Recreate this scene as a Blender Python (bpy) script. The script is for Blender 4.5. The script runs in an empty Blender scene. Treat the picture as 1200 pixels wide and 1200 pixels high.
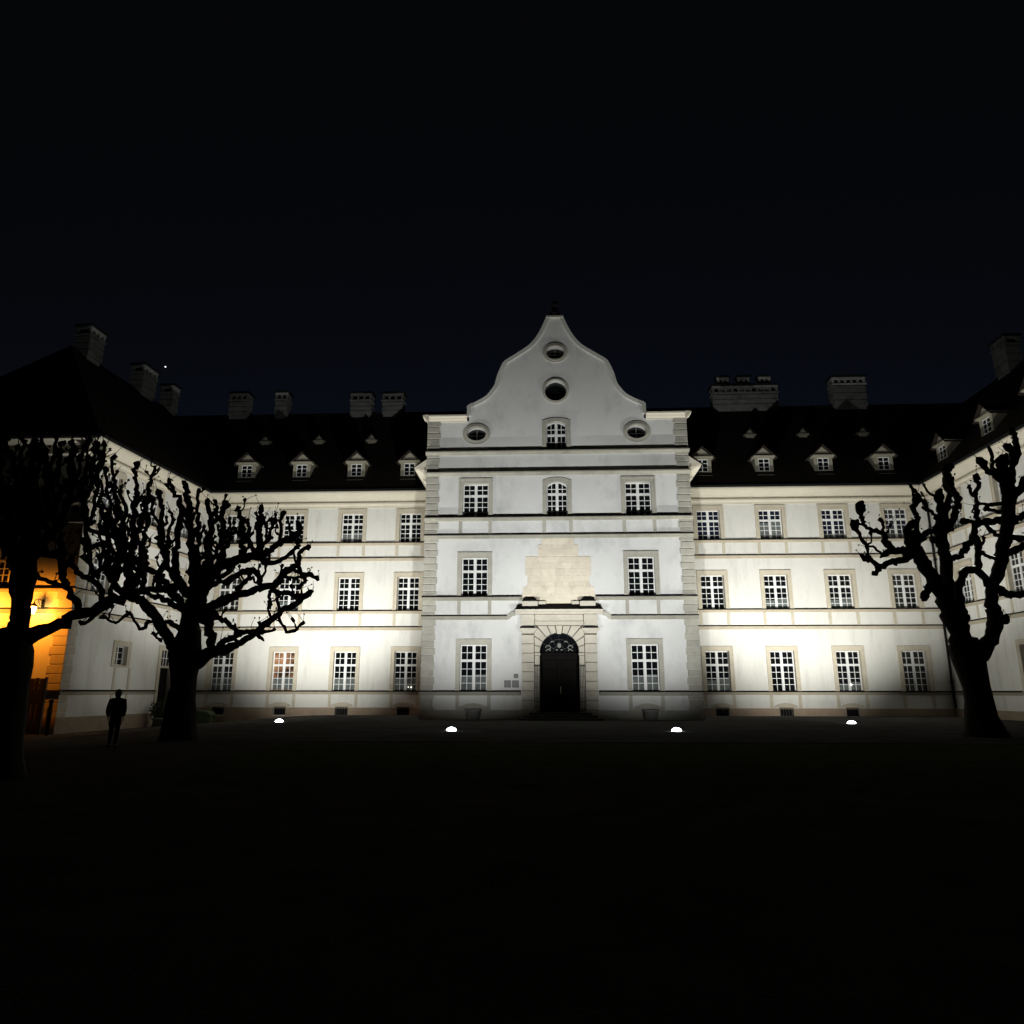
import bpy, bmesh, math, random
from mathutils import Vector, Matrix, noise

# ------------------------------------------------------------------ camera, sky, exposure
sc = bpy.context.scene
EYE = 1.55
FPX = 852.85                       # focal length in pixels of the 1200 px wide photograph
PITCH, YAW, ROLL = math.radians(13.8716), math.radians(2.6404), math.radians(0.0592)
_f = Vector((-math.sin(YAW) * math.cos(PITCH), math.cos(YAW) * math.cos(PITCH), math.sin(PITCH)))
_r = Vector((math.cos(YAW), math.sin(YAW), 0))
_u = _r.cross(_f)
CR = _r * math.cos(ROLL) + _u * math.sin(ROLL)
CU = -_r * math.sin(ROLL) + _u * math.cos(ROLL)
CF = _f
cam = bpy.data.cameras.new('camera')
cam.sensor_width = 36
cam.lens = FPX / 1200 * 36
cam.clip_start = 0.1
cam.clip_end = 3000
camo = bpy.data.objects.new('camera', cam)
sc.collection.objects.link(camo)
m = Matrix((CR, CU, -CF)).transposed().to_4x4()
m.translation = Vector((0, 0, EYE))
camo.matrix_world = m
sc.camera = camo
sc.render.resolution_x = sc.render.resolution_y = 1024

w = bpy.data.worlds.new('World')
sc.world = w
w.use_nodes = True
nt = w.node_tree
nt.nodes.clear()
sky = nt.nodes.new('ShaderNodeTexSky')
sky.sky_type = 'NISHITA'
sky.sun_disc = False
sky.sun_elevation = math.radians(-6.0)      # the sun is well below the horizon, behind the palace
sky.sun_rotation = math.radians(0)
sky.altitude = 400
bg = nt.nodes.new('ShaderNodeBackground')
bg.inputs['Strength'].default_value = 0.27
air = nt.nodes.new('ShaderNodeBackground')   # faint even glow of the night sky
air.inputs['Color'].default_value = (1.0, 1.0, 1.0, 1)
air.inputs['Strength'].default_value = 0.0013
add = nt.nodes.new('ShaderNodeAddShader')
out = nt.nodes.new('ShaderNodeOutputWorld')
tint = nt.nodes.new('ShaderNodeMix')
tint.data_type = 'RGBA'
tint.blend_type = 'MULTIPLY'
tint.inputs['Factor'].default_value = 1.0
tint.inputs['B'].default_value = (0.70, 0.92, 1.38, 1)      # deep blue of late dusk
nt.links.new(sky.outputs['Color'], tint.inputs['A'])
nt.links.new(tint.outputs['Result'], bg.inputs['Color'])
nt.links.new(bg.outputs[0], add.inputs[0])
nt.links.new(air.outputs[0], add.inputs[1])
nt.links.new(add.outputs[0], out.inputs['Surface'])
vs = sc.view_settings
vs.view_transform = 'Standard'
vs.look = 'None'
vs.exposure = 0
vs.gamma = 1
# the four ground floodlights (tuned here, built further down): x, y, watts, aim (degrees above the horizon, degrees to the right)
FLOODS = [((327, 847.5), -7, 'wing', (1.0, 0.985, 0.90)), ((529, 856.5), -2, 'pavilion', (1.0, 1.0, 0.95)), ((793, 857), 2, 'pavilion', (1.0, 1.0, 0.95)), ((998, 848), 6, 'wing', (1.0, 0.985, 0.90))]
# each fixture throws a broad wash and a tighter reflector beam: watts, degrees above the horizon, half angle, blend, extra turn outward
BEAMS = {'wing': ((7000, 59, 57, 0.60, 10), (5200, 25, 35, 1.0, 0), (1000, 24, 28, 1.0, 60)), 'pavilion': ((2650, 61, 59, 0.62, 0), (5100, 33, 36, 1.0, 0))}  # third wing beam is an added side fill for the wing walls
LANTERN_W = 520

# ------------------------------------------------------------------ helpers
random.seed(11)
col = sc.collection

def ray(x, y):
    return CF + CR * ((x - 600) / FPX) - CU * ((y - 600) / FPX)

def at_depth(x, y, Y):
    d = ray(x, y)
    p = d * (Y / d.y)
    return Vector((p.x, p.y, p.z + EYE))

def smooth(t):
    t = max(0.0, min(1.0, t))
    return t * t * (3 - 2 * t)

def ground_z(x, y):
    x0 = -8 - 6.5 * smooth((y - 25) / 9.0)
    return -0.6 * smooth((x0 - x) / (25 + x0))      # the court falls gently towards the left wing

def on_ground(x, y):
    d = ray(x, y)
    z = 0.0
    for _ in range(12):
        k = (z - EYE) / d.z
        z = ground_z(d.x * k, d.y * k)
    return Vector((d.x * k, d.y * k, z))

def tag(o, label=None, cat=None, group=None, kind=None):
    if label: o['label'] = label
    if cat: o['category'] = cat
    if group: o['group'] = group
    if kind: o['kind'] = kind
    return o

def link(name, mesh, mat=None, parent=None, frame=None):
    o = bpy.data.objects.new(name, mesh)
    col.objects.link(o)
    if mat is not None and mesh is not None and not mesh.materials:
        mesh.materials.append(mat)
    if frame is not None:
        o.matrix_world = frame
    if parent is not None:
        o.parent = parent
        o.matrix_parent_inverse = Matrix.Identity(4)
        if frame is not None and parent.matrix_basis != Matrix.Identity(4):
            # children of a placed parent share the parent's frame unless given relative
            o.matrix_basis = parent_world(parent).inverted() @ frame
    return o

def parent_world(p):
    mw = p.matrix_basis.copy()
    while p.parent:
        p = p.parent
        mw = p.matrix_basis @ mw
    return mw

def empty(name, loc=(0, 0, 0), rz=0):
    o = bpy.data.objects.new(name, None)
    o.empty_display_size = 0.2
    col.objects.link(o)
    o.location = loc
    o.rotation_euler = (0, 0, rz)
    return o

def fr(x, y, deg, z=0):
    return Matrix.Translation((x, y, z)) @ Matrix.Rotation(math.radians(deg), 4, 'Z')

def box(bm, x0, x1, y0, y1, z0, z1):
    v = [bm.verts.new(p) for p in ((x0, y0, z0), (x1, y0, z0), (x1, y1, z0), (x0, y1, z0), (x0, y0, z1), (x1, y0, z1), (x1, y1, z1), (x0, y1, z1))]
    for f in ((0, 3, 2, 1), (4, 5, 6, 7), (0, 1, 5, 4), (1, 2, 6, 5), (2, 3, 7, 6), (3, 0, 4, 7)):
        bm.faces.new([v[i] for i in f])
    return v

def prism(bm, pts, axis, a0, a1):
    """extrude a closed 2D outline; axis 'x': pts are (y,z); 'y': pts are (x,z); 'z': pts are (x,y)"""
    def P(p, a):
        return (a, p[0], p[1]) if axis == 'x' else ((p[0], a, p[1]) if axis == 'y' else (p[0], p[1], a))
    A = [bm.verts.new(P(p, a0)) for p in pts]
    B = [bm.verts.new(P(p, a1)) for p in pts]
    n = len(pts)
    for i in range(n):
        bm.faces.new((A[i], A[(i + 1) % n], B[(i + 1) % n], B[i]))
    bm.faces.new(A)
    bm.faces.new(B[::-1])

def done(bm, bevel=0, seg=1, smoothed=False):
    bmesh.ops.recalc_face_normals(bm, faces=bm.faces)
    if bevel:
        bmesh.ops.bevel(bm, geom=list(bm.edges), offset=bevel, segments=seg, affect='EDGES', profile=0.6)
    me = bpy.data.meshes.new('mesh')
    bm.to_mesh(me)
    bm.free()
    if smoothed:
        me.polygons.foreach_set('use_smooth', [True] * len(me.polygons))
    return me

def boxmesh(*b, bevel=0, seg=1):
    bm = bmesh.new()
    box(bm, *b)
    return done(bm, bevel, seg)

def prismmesh(pts, axis, a0, a1, bevel=0):
    bm = bmesh.new()
    prism(bm, pts, axis, a0, a1)
    return done(bm, bevel)

def lathe(profile, n=16, sx=1, sy=1):
    bm = bmesh.new()
    rings = []
    for r, z in profile:
        rings.append([bm.verts.new((r * sx * math.cos(2 * math.pi * k / n), r * sy * math.sin(2 * math.pi * k / n), z)) for k in range(n)])
    for a, b in zip(rings, rings[1:]):
        for k in range(n):
            bm.faces.new((a[k], a[(k + 1) % n], b[(k + 1) % n], b[k]))
    bm.faces.new(rings[0][::-1])
    bm.faces.new(rings[-1])
    return done(bm, smoothed=True)

def plate(outline, holes, y0, y1):
    """flat slab in the x-z plane with holes, from depth y0 (front) to y1 (back)"""
    cu = bpy.data.curves.new('c', 'CURVE')
    cu.dimensions = '2D'
    cu.fill_mode = 'BOTH'
    cu.extrude = abs(y1 - y0) / 2
    for poly in [outline] + list(holes):
        sp = cu.splines.new('POLY')
        sp.points.add(len(poly) - 1)
        for p, q in zip(sp.points, poly):
            p.co = (q[0], q[1], 0, 1)
        sp.use_cyclic_u = True
    ob = bpy.data.objects.new('c', cu)
    col.objects.link(ob)
    me = bpy.data.meshes.new_from_object(ob)
    bpy.data.objects.remove(ob)
    bpy.data.curves.remove(cu)
    yc = (y0 + y1) / 2
    for v in me.vertices:
        v.co = (v.co.x, yc - v.co.z, v.co.y)
    me.materials.clear()
    bm = bmesh.new()
    bm.from_mesh(me)
    bmesh.ops.remove_doubles(bm, verts=bm.verts, dist=1e-5)
    bmesh.ops.recalc_face_normals(bm, faces=bm.faces)
    bm.to_mesh(me)
    bm.free()
    for p in me.polygons:
        p.use_smooth = False
    return me

def rect(x0, x1, z0, z1):
    return [(x0, z0), (x1, z0), (x1, z1), (x0, z1)]

def ellipse(cx, cz, a, b, n=32):
    return [(cx + a * math.cos(2 * math.pi * k / n), cz + b * math.sin(2 * math.pi * k / n)) for k in range(n)]

def archrect(x0, x1, z0, z1, rise, n=10):
    """rectangle whose top is a segmental arch with its crown at z1"""
    pts = [(x0, z0), (x1, z0)]
    for k in range(n + 1):
        t = k / n
        x = x1 + (x0 - x1) * t
        pts.append((x, z1 - rise * (2 * t - 1) ** 2))
    return pts

# ------------------------------------------------------------------ materials
def mat(name, base, rough=0.8, spec=0.3, var=0.0, scale=3.0, bump=0.0, bscale=40.0, dark=None, dscale=0.6, damt=0.0, metal=0.0, emit=None, estr=0.0, stretch=None, rnd=0.0):
    M = bpy.data.materials.new(name)
    M.use_nodes = True
    n = M.node_tree
    b = n.nodes['Principled BSDF']
    b.inputs['Roughness'].default_value = rough
    b.inputs['Specular IOR Level'].default_value = spec
    b.inputs['Metallic'].default_value = metal
    b.inputs['Base Color'].default_value = (*base, 1)
    if emit:
        b.inputs['Emission Color'].default_value = (*emit, 1)
        b.inputs['Emission Strength'].default_value = estr
    geo = None
    if var or bump or dark:
        geo = n.nodes.new('ShaderNodeNewGeometry')
    if var or dark:
        t = n.nodes.new('ShaderNodeTexNoise')
        t.inputs['Scale'].default_value = scale
        t.inputs['Detail'].default_value = 6
        t.inputs['Roughness'].default_value = 0.65
        n.links.new(geo.outputs['Position'], t.inputs['Vector'])
        r = n.nodes.new('ShaderNodeMapRange')
        r.inputs['From Min'].default_value = 0.3
        r.inputs['From Max'].default_value = 0.7
        r.inputs['To Min'].default_value = 1 - var
        r.inputs['To Max'].default_value = 1 + var
        n.links.new(t.outputs['Fac'], r.inputs['Value'])
        mx = n.nodes.new('ShaderNodeVectorMath')
        mx.operation = 'SCALE'
        mx.inputs[0].default_value = base
        n.links.new(r.outputs[0], mx.inputs['Scale'])
        cur = mx.outputs[0]
        if rnd:
            oi = n.nodes.new('ShaderNodeObjectInfo')
            r4 = n.nodes.new('ShaderNodeMapRange')
            r4.inputs['To Min'].default_value = 1 - rnd
            r4.inputs['To Max'].default_value = 1 + rnd
            n.links.new(oi.outputs['Random'], r4.inputs['Value'])
            m4 = n.nodes.new('ShaderNodeVectorMath')
            m4.operation = 'SCALE'
            n.links.new(cur, m4.inputs[0])
            n.links.new(r4.outputs[0], m4.inputs['Scale'])
            cur = m4.outputs[0]
        if dark:
            t2 = n.nodes.new('ShaderNodeTexNoise')
            t2.inputs['Scale'].default_value = dscale
            t2.inputs['Detail'].default_value = 8
            t2.inputs['Roughness'].default_value = 0.7
            src = geo.outputs['Position']
            if stretch:
                mp = n.nodes.new('ShaderNodeMapping')
                mp.inputs['Scale'].default_value = stretch
                n.links.new(src, mp.inputs['Vector'])
                src = mp.outputs[0]
            n.links.new(src, t2.inputs['Vector'])
            r2 = n.nodes.new('ShaderNodeMapRange')
            r2.inputs['From Min'].default_value = 0.50
            r2.inputs['From Max'].default_value = 0.78
            r2.inputs['To Max'].default_value = damt
            n.links.new(t2.outputs['Fac'], r2.inputs['Value'])
            mix = n.nodes.new('ShaderNodeMix')
            mix.data_type = 'RGBA'
            n.links.new(r2.outputs[0], mix.inputs['Factor'])
            n.links.new(cur, mix.inputs['A'])
            mix.inputs['B'].default_value = (*dark, 1)
            cur = mix.outputs['Result']
        n.links.new(cur, b.inputs['Base Color'])
    if bump:
        t3 = n.nodes.new('ShaderNodeTexNoise')
        t3.inputs['Scale'].default_value = bscale
        t3.inputs['Detail'].default_value = 5
        n.links.new(geo.outputs['Position'], t3.inputs['Vector'])
        bp = n.nodes.new('ShaderNodeBump')
        bp.inputs['Strength'].default_value = bump
        bp.inputs['Distance'].default_value = 0.02
        n.links.new(t3.outputs['Fac'], bp.inputs['Height'])
        n.links.new(bp.outputs[0], b.inputs['Normal'])
    return M

PLASTER = mat('white_plaster', (0.70, 0.70, 0.67), 0.9, 0.1, 0.04, 0.5, 0.35, 14, (0.40, 0.39, 0.36), 0.8, 0.55, stretch=(1.8, 1.8, 0.30))
PLASTERB = mat('pavilion_plaster', (0.69, 0.70, 0.70), 0.9, 0.1, 0.05, 0.5, 0.35, 14, (0.38, 0.39, 0.40), 0.45, 0.75, stretch=(1.2, 1.2, 0.7))
SANDS = mat('sandy_stone', (0.54, 0.495, 0.405), 0.9, 0.15, 0.08, 2.0, 0.4, 30, (0.34, 0.30, 0.24), 1.3, 0.5)
GREYS = mat('grey_stone', (0.43, 0.42, 0.37), 0.9, 0.15, 0.10, 2.0, 0.5, 26, (0.24, 0.24, 0.22), 1.6, 0.5, rnd=0.09)
PANELS = mat('patch_sandstone', (0.68, 0.625, 0.52), 0.9, 0.12, 0.07, 3.0, 0.6, 20, (0.42, 0.37, 0.29), 1.1, 0.6, rnd=0.07)
PINKST = mat('plinth_stone', (0.36, 0.28, 0.21), 0.92, 0.15, 0.12, 2.0, 0.5, 22, (0.2, 0.19, 0.15), 1.2, 0.6)
COPING = mat('coping_stone', (0.60, 0.60, 0.57), 0.9, 0.12, 0.06, 1.0, 0.3, 20, (0.36, 0.36, 0.33), 0.9, 0.5)
LEDGE = mat('weathered_ledge_stone', (0.34, 0.33, 0.28), 0.92, 0.12, 0.1, 1.5, 0.4, 20, (0.15, 0.15, 0.13), 0.8, 0.7)
SANDD = mat('sandy_course_stone', (0.45, 0.40, 0.315), 0.92, 0.12, 0.08, 1.5, 0.4, 20, (0.27, 0.235, 0.18), 0.7, 0.6)
PORTAL = mat('portal_limestone', (0.55, 0.52, 0.45), 0.9, 0.15, 0.08, 2.0, 0.4, 24, (0.28, 0.27, 0.23), 1.2, 0.55, rnd=0.05)
MORTAR = mat('dark_mortar', (0.17, 0.165, 0.15), 0.95, 0.1, 0.1, 3.0)
TRIM = mat('cream_cornice', (0.66, 0.62, 0.52), 0.85, 0.15, 0.04, 1.0, 0.2, 20)
WOOD = mat('white_window_paint', (0.78, 0.79, 0.80), 0.5, 0.4, 0.03, 4.0)
GLASS = mat('dark_window_glass', (0.006, 0.007, 0.009), 0.06, 0.5, 0.3, 0.8)
GLASSB = mat('sky_reflection_tint_glass', (0.010, 0.013, 0.028), 0.08, 0.5, 0.4, 0.9)  # blue dusk-sky reflection put into the pane's base colour
GLASSLIT = mat('lamplit_window_glass', (0.02, 0.012, 0.008), 0.1, 0.5, 0.3, 1.2, emit=(1.0, 0.52, 0.25), estr=0.22)
_n = GLASSLIT.node_tree
_t = _n.nodes.new('ShaderNodeTexNoise')
_t.inputs['Scale'].default_value = 1.3
_g = _n.nodes.new('ShaderNodeNewGeometry')
_n.links.new(_g.outputs['Position'], _t.inputs['Vector'])
_m = _n.nodes.new('ShaderNodeMapRange')
_m.inputs['From Min'].default_value = 0.40
_m.inputs['From Max'].default_value = 0.68
_m.inputs['To Min'].default_value = 0.02
_m.inputs['To Max'].default_value = 0.5
_n.links.new(_t.outputs['Fac'], _m.inputs['Value'])
_n.links.new(_m.outputs[0], _n.nodes['Principled BSDF'].inputs['Emission Strength'])
CURTAIN = mat('net_curtain', (0.13, 0.15, 0.15), 0.9, 0.1, 0.35, 4.0)
ROOF = mat('dark_roof_tiles', (0.030, 0.024, 0.021), 0.9, 0.15, 0.25, 2.0, 0.6, 12)
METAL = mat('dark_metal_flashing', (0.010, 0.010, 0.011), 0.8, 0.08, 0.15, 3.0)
DORM = mat('dormer_paint', (0.33, 0.315, 0.25), 0.8, 0.2, 0.08, 2.0)
CHIM = mat('chimney_render', (0.21, 0.215, 0.21), 0.9, 0.1, 0.2, 2.0, 0.4, 15, (0.06, 0.055, 0.05), 1.1, 0.9)
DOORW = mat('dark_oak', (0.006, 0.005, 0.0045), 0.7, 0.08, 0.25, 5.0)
IRON = mat('wrought_iron', (0.012, 0.012, 0.013), 0.5, 0.5)
GILT = mat('pale_ornament', (0.26, 0.26, 0.24), 0.5, 0.4)
BRASS = mat('worn_brass', (0.35, 0.30, 0.2), 0.35, 0.5, metal=1.0)
BARK = mat('bark', (0.028, 0.023, 0.019), 0.95, 0.1, 0.3, 6.0, 0.9, 18)
GRAVEL = mat('court_gravel', (0.065, 0.060, 0.054), 0.95, 0.0, 0.25, 1.2, 0.7, 30, (0.034, 0.032, 0.029), 0.25, 0.7)
ASPH = mat('forecourt_asphalt', (0.066, 0.065, 0.063), 0.95, 0.0, 0.2, 0.8, 0.6, 45, (0.022, 0.021, 0.021), 0.3, 0.7)
LAWN = mat('winter_lawn', (0.050, 0.058, 0.030), 0.95, 0.0, 0.35, 1.5, 0.9, 25, (0.070, 0.064, 0.048), 0.4, 0.7)
KERB = mat('kerb_stone', (0.10, 0.097, 0.09), 0.9, 0.05, 0.15, 3.0, 0.4, 20)
GATEM = mat('weathered_gate_boards', (0.040, 0.034, 0.028), 0.8, 0.2, 0.3, 4.0, 0.4, 12)
LAMPBODY = mat('floodlight_housing', (0.03, 0.03, 0.032), 0.5, 0.5)
FLOODLENS = mat('floodlight_lens', (0.9, 0.9, 0.9), 0.3, 0.5, emit=(0.86, 0.93, 1.0), estr=22.0)
LANTGLASS = mat('lantern_glass', (1.0, 0.7, 0.3), 0.4, 0.5, emit=(1.0, 0.55, 0.14), estr=60.0)
GLOWSPOT = mat('small_glow_spot', (1, 1, 1), 0.4, 0.5, emit=(1.0, 0.95, 0.8), estr=2.2)
STAR = mat('starlight', (0, 0, 0), 1, 0, emit=(0.95, 0.97, 1.0), estr=1.2)
CLOTH = mat('dark_coat', (0.014, 0.014, 0.018), 0.9, 0.15, 0.15, 8.0)
TROUS = mat('dark_trousers', (0.012, 0.013, 0.018), 0.9, 0.15, 0.15, 8.0)
SKIN = mat('skin', (0.35, 0.22, 0.16), 0.6, 0.3)
HAIR = mat('dark_hair', (0.015, 0.011, 0.009), 0.6, 0.3)
SHOE = mat('black_shoes', (0.008, 0.008, 0.008), 0.8, 0.1)
GREENBOX = mat('green_plastic', (0.10, 0.14, 0.075), 0.6, 0.3, 0.12, 3.0)
TUB = mat('concrete_tub', (0.24, 0.24, 0.23), 0.9, 0.15, 0.12, 5.0, 0.4, 30)
LEAF = mat('dark_evergreen_leaves', (0.035, 0.045, 0.022), 0.8, 0.2, 0.3, 8.0)
SLATE = mat('plaque_grey', (0.16, 0.17, 0.17), 0.5, 0.4, 0.1, 10)
WHITEP = mat('bollard_paint', (0.25, 0.25, 0.27), 0.5, 0.4)

# ------------------------------------------------------------------ ground
def sheet(xs, ys, dz):
    bm = bmesh.new()
    g = [[bm.verts.new((x, y, ground_z(x, y) + dz)) for x in xs] for y in ys]
    for j in range(len(ys) - 1):
        for i in range(len(xs) - 1):
            bm.faces.new((g[j][i], g[j][i + 1], g[j + 1][i + 1], g[j + 1][i]))
    return done(bm)

def lin(a, b, n):
    return [a + (b - a) * k / n for k in range(n + 1)]

gx = [-900, -300, -120, -60] + lin(-40, 40, 54) + [60, 120, 300, 900]
gy = [-600, -200, -60, -20, 0] + lin(6, 60, 36) + [100, 300, 1200]
tag(link('ground', sheet(gx, gy, 0), GRAVEL), kind='structure')
tag(link('forecourt', sheet(lin(-24.6, 26.2, 40), lin(24.2, 49.9, 16), 0.02), ASPH), kind='structure')
tag(link('lawn', sheet(lin(-7.8, 24, 30), [12.5, 16, 20, 23.9], 0.004), LAWN), kind='structure')
bm = bmesh.new()
k0 = lin(-8.0, 24.2, 23)
for a, b in zip(k0, k0[1:]):
    box(bm, a + .01, b - .01, 23.95, 24.1, -0.2, 0.03)
tag(link('kerb', done(bm, 0.012), KERB), kind='structure')

# ------------------------------------------------------------------ the palace
AX = 0.77                                   # the portal's axis
S1, T1, L2, S2, T2, L3, S3, T3, CB, CT = 1.565, 4.474, 5.863, 6.965, 9.588, 10.688, 11.763, 14.177, 14.686, 15.318
FLOORS = ((S1, T1), (S2, T2), (S3, T3))
palace = tag(empty('palace', (AX, 50, 0)), 'white plastered baroque palace with a curved gable, sandstone portal and dark tiled roof', 'palace')
palace.location = (0, 0, 0)

FM = fr(0, 50, 0)
FB = fr(AX, 42.66, 0)
LW_ANG = 86.19
FL = fr(-25.4, 38, LW_ANG)
FE = fr(-25.4, 38, 0)
FR = fr(26.5, 50, -90)
BHW = 7.97                                  # half width of the central pavilion
FSL = fr(AX - BHW, 50, -90)
FSR = fr(AX + BHW, 42.66, 90)

def part(name, mesh, material, frame=None, parent=None):
    return link(name, mesh, material, parent or palace, frame)

# ---- windows: frame in local space, origin at the middle of the sill, y = 0 at the wall face
RECESS = 0.22
_wcache = {}
def window_meshes(ow, oh, arch=0.0, top=0.27, side=0.23, rows=(2, 4)):
    key = (round(ow, 3), round(oh, 3), arch, top, side, rows)
    if key in _wcache:
        return _wcache[key]
    h = ow / 2
    fw = 0.065
    out = archrect(-h, h, 0, oh, arch) if arch else rect(-h, h, 0, oh)
    inn = archrect(-h + fw, h - fw, fw, oh - fw, arch) if arch else rect(-h + fw, h - fw, fw, oh - fw)
    bm = bmesh.new()
    fm = plate(out, [inn], RECESS, RECESS + .09)
    bm.from_mesh(fm)
    zt = oh * (0.655 if rows[1] == 4 else 0.52)
    yb, yf = RECESS + .085, RECESS + .012
    box(bm, -.05, .05, RECESS - .012, yb, fw * .5, oh - fw * .5 - (arch * .02))
    box(bm, -h + fw * .5, h - fw * .5, RECESS - .018, yb - .004, zt - .07, zt + .07)
    rt = oh - fw - arch * .5
    for r_ in range(1, rows[1]):
        z = fw + (zt - .07 - fw) * r_ / rows[1]
        box(bm, -h + fw * .5, h - fw * .5, yf + .006, yb - .008, z - .018, z + .018)
    for r_ in range(1, rows[0]):
        z = zt + .07 + (rt - zt - .07) * r_ / rows[0]
        box(bm, -h + fw * .5, h - fw * .5, yf + .006, yb - .008, z - .018, z + .018)
    for sx in (-1, 1):
        c = sx * (h - fw + .08) / 2
        box(bm, c - .018, c + .018, yf + .002, yb - .012, fw * .5, oh - fw * .5 - arch * .30)
        box(bm, sx * .063 - .022, sx * .063 + .022, yf - .003, yb - .016, fw * .5, oh - fw * .5 - arch * .05)
    frame_m = done(bm)
    glass = plate([(x * .995, z) for x, z in out], [], RECESS + .06, RECESS + .075)
    o2 = h + side
    if arch:
        ol = archrect(-o2, o2, 0, oh + top, arch * .8)
    else:
        ol = rect(-o2, o2, 0, oh + top)
    sur = plate(ol, [out], -0.055, RECESS - .004)
    # thin outer fillet that gives the architrave its second edge
    bm = bmesh.new()
    bm.from_mesh(sur)
    if not arch:
        box(bm, -o2 - .03, -o2 + .04, -.08, .02, 0, oh + top)
        box(bm, o2 - .04, o2 + .03, -.08, .02, 0, oh + top)
        box(bm, -o2 - .03, o2 + .03, -.083, .021, oh + top - .06, oh + top + .045)
    sur = done(bm)
    _wcache[key] = (frame_m, sur, glass)
    return _wcache[key]

HOLES = {}
def window(wall, F, s, z0, ow, oh, arch=0.0, glass=None, stone=None, curtain=None, rows=(2, 4), top=0.27, side=0.23):
    fm, sm, gm = window_meshes(ow, oh, arch, top, side, rows)
    fw = F @ Matrix.Translation((s, 0, z0))
    stone = stone or SANDS
    def inst(me, M):
        k = (me.name, M.name)
        if not me.materials:
            me.materials.append(M)
            return me
        if me.materials[0] == M:
            return me
        if k not in _alt:
            c = me.copy()
            c.materials.clear()
            c.materials.append(M)
            _alt[k] = c
        return _alt[k]
    win = part('window', inst(fm, WOOD), None, fw)
    g = link('surround', inst(sm, stone), None, win)
    gl = link('glass', inst(gm, glass or GLASS), None, win)
    if curtain:
        bm = bmesh.new()
        n = 14
        for sx in (-1, 1):
            x0, x1 = (.09, ow / 2 - .08) if sx > 0 else (-ow / 2 + .08, -.09)
            vs0 = []
            for k in range(n + 1):
                x = x0 + (x1 - x0) * k / n
                y = RECESS + .052 - .006 * math.cos(k * 2.3)
                vs0.append((bm.verts.new((x, y, curtain[0] * oh)), bm.verts.new((x, y, (curtain[1] + .02 * sx) * oh))))
            for a, b in zip(vs0, vs0[1:]):
                bm.faces.new((a[0], b[0], b[1], a[1]))
        link('curtain', done(bm), CURTAIN, win)
    h = ow / 2
    HOLES.setdefault(wall, []).append([(p[0] + s, p[1] + z0) for p in (archrect(-h - .01, h + .01, -.01, oh + .01, arch) if arch else rect(-h - .01, h + .01, -.01, oh + .01))])
    return win
_alt = {}
OW = 1.54

def std_windows(wall, F, cols, floors=(0, 1, 2), glass=None, stone=None, skip=(), ow=OW):
    for i, s in enumerate(cols):
        for f in floors:
            if (i, f) in skip:
                continue
            z0, t = FLOORS[f]
            g = glass(i, f) if glass else None
            cur = None
            rr = random.random()
            if f == 0 and rr < .6: cur = (.04, random.choice((.22, .30, .34)))
            elif f == 2 and rr < .5: cur = (.03, random.choice((.2, .36, .6)))
            elif f == 1 and rr < .25: cur = (.03, .3)
            window(wall, F, s, z0, ow, t - z0 - .27, glass=g, stone=stone, curtain=cur)
            # strips of stone below the window, in the band between the two courses
            zb = (L3 + .001, L2 + .001)[f == 1] if f else 0.52
            for e in (-1, 1):
                c = s + e * (ow / 2 + .13)
                part('apron_strip', boxmesh(c - .10, c + .10, -.03, .05, zb, z0 - .21), stone or SANDS, F)

def course(F, s0, s1, ztop, h, d, M, name='string_course'):
    # a simple moulded band: fillet on top, ovolo below
    pts = [(0.02, ztop), (-d, ztop), (-d, ztop - h * .35), (-d * .72, ztop - h * .5), (-d * .6, ztop - h * .8), (-d * .25, ztop - h), (0.02, ztop - h)]
    c = part(name, prismmesh(pts, 'x', s0, s1), M, F)
    link('shadow_line_flashing', prismmesh([(.015, ztop + .075), (-d - .03, ztop + .002), (-d - .03, ztop - .03), (-d - .015, ztop - .03), (-d - .015, ztop + .001), (.015, ztop + .001)], 'x', s0 - .003, s1 + .003), METAL, c, F)  # dark strip added to deepen the shadow line above the course
    return c

def cornice(F, s0, s1, name='cornice', drop=0.0):
    z = -drop
    pts = [(.02, 14.30 + z), (-.07, 14.30 + z), (-.07, 14.45 + z), (-.25, 14.53 + z), (-.25, 14.64 + z), (-.10, 14.67 + z)]
    for k in range(7):
        a = k / 6 * math.pi / 2
        pts.append((-.11 - .63 * (1 - math.cos(a)), 14.70 + .52 * math.sin(a) + z))
    pts += [(-.80, 15.24 + z), (-.80, 15.34 + z), (.02, 15.34 + z)]
    c = part(name, prismmesh(pts, 'x', s0, s1), TRIM, F)
    part('gutter', prismmesh([(-.80, 15.342 + z), (-.93, 15.342 + z), (-.95, 15.47 + z), (-.76, 15.47 + z)], 'x', s0, s1), METAL, F)
    return c

def wall_slab(wall, F, outline, M, th=0.5):
    return part('wall', plate(outline, HOLES.get(wall, []), 0, th), M, F)

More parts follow.
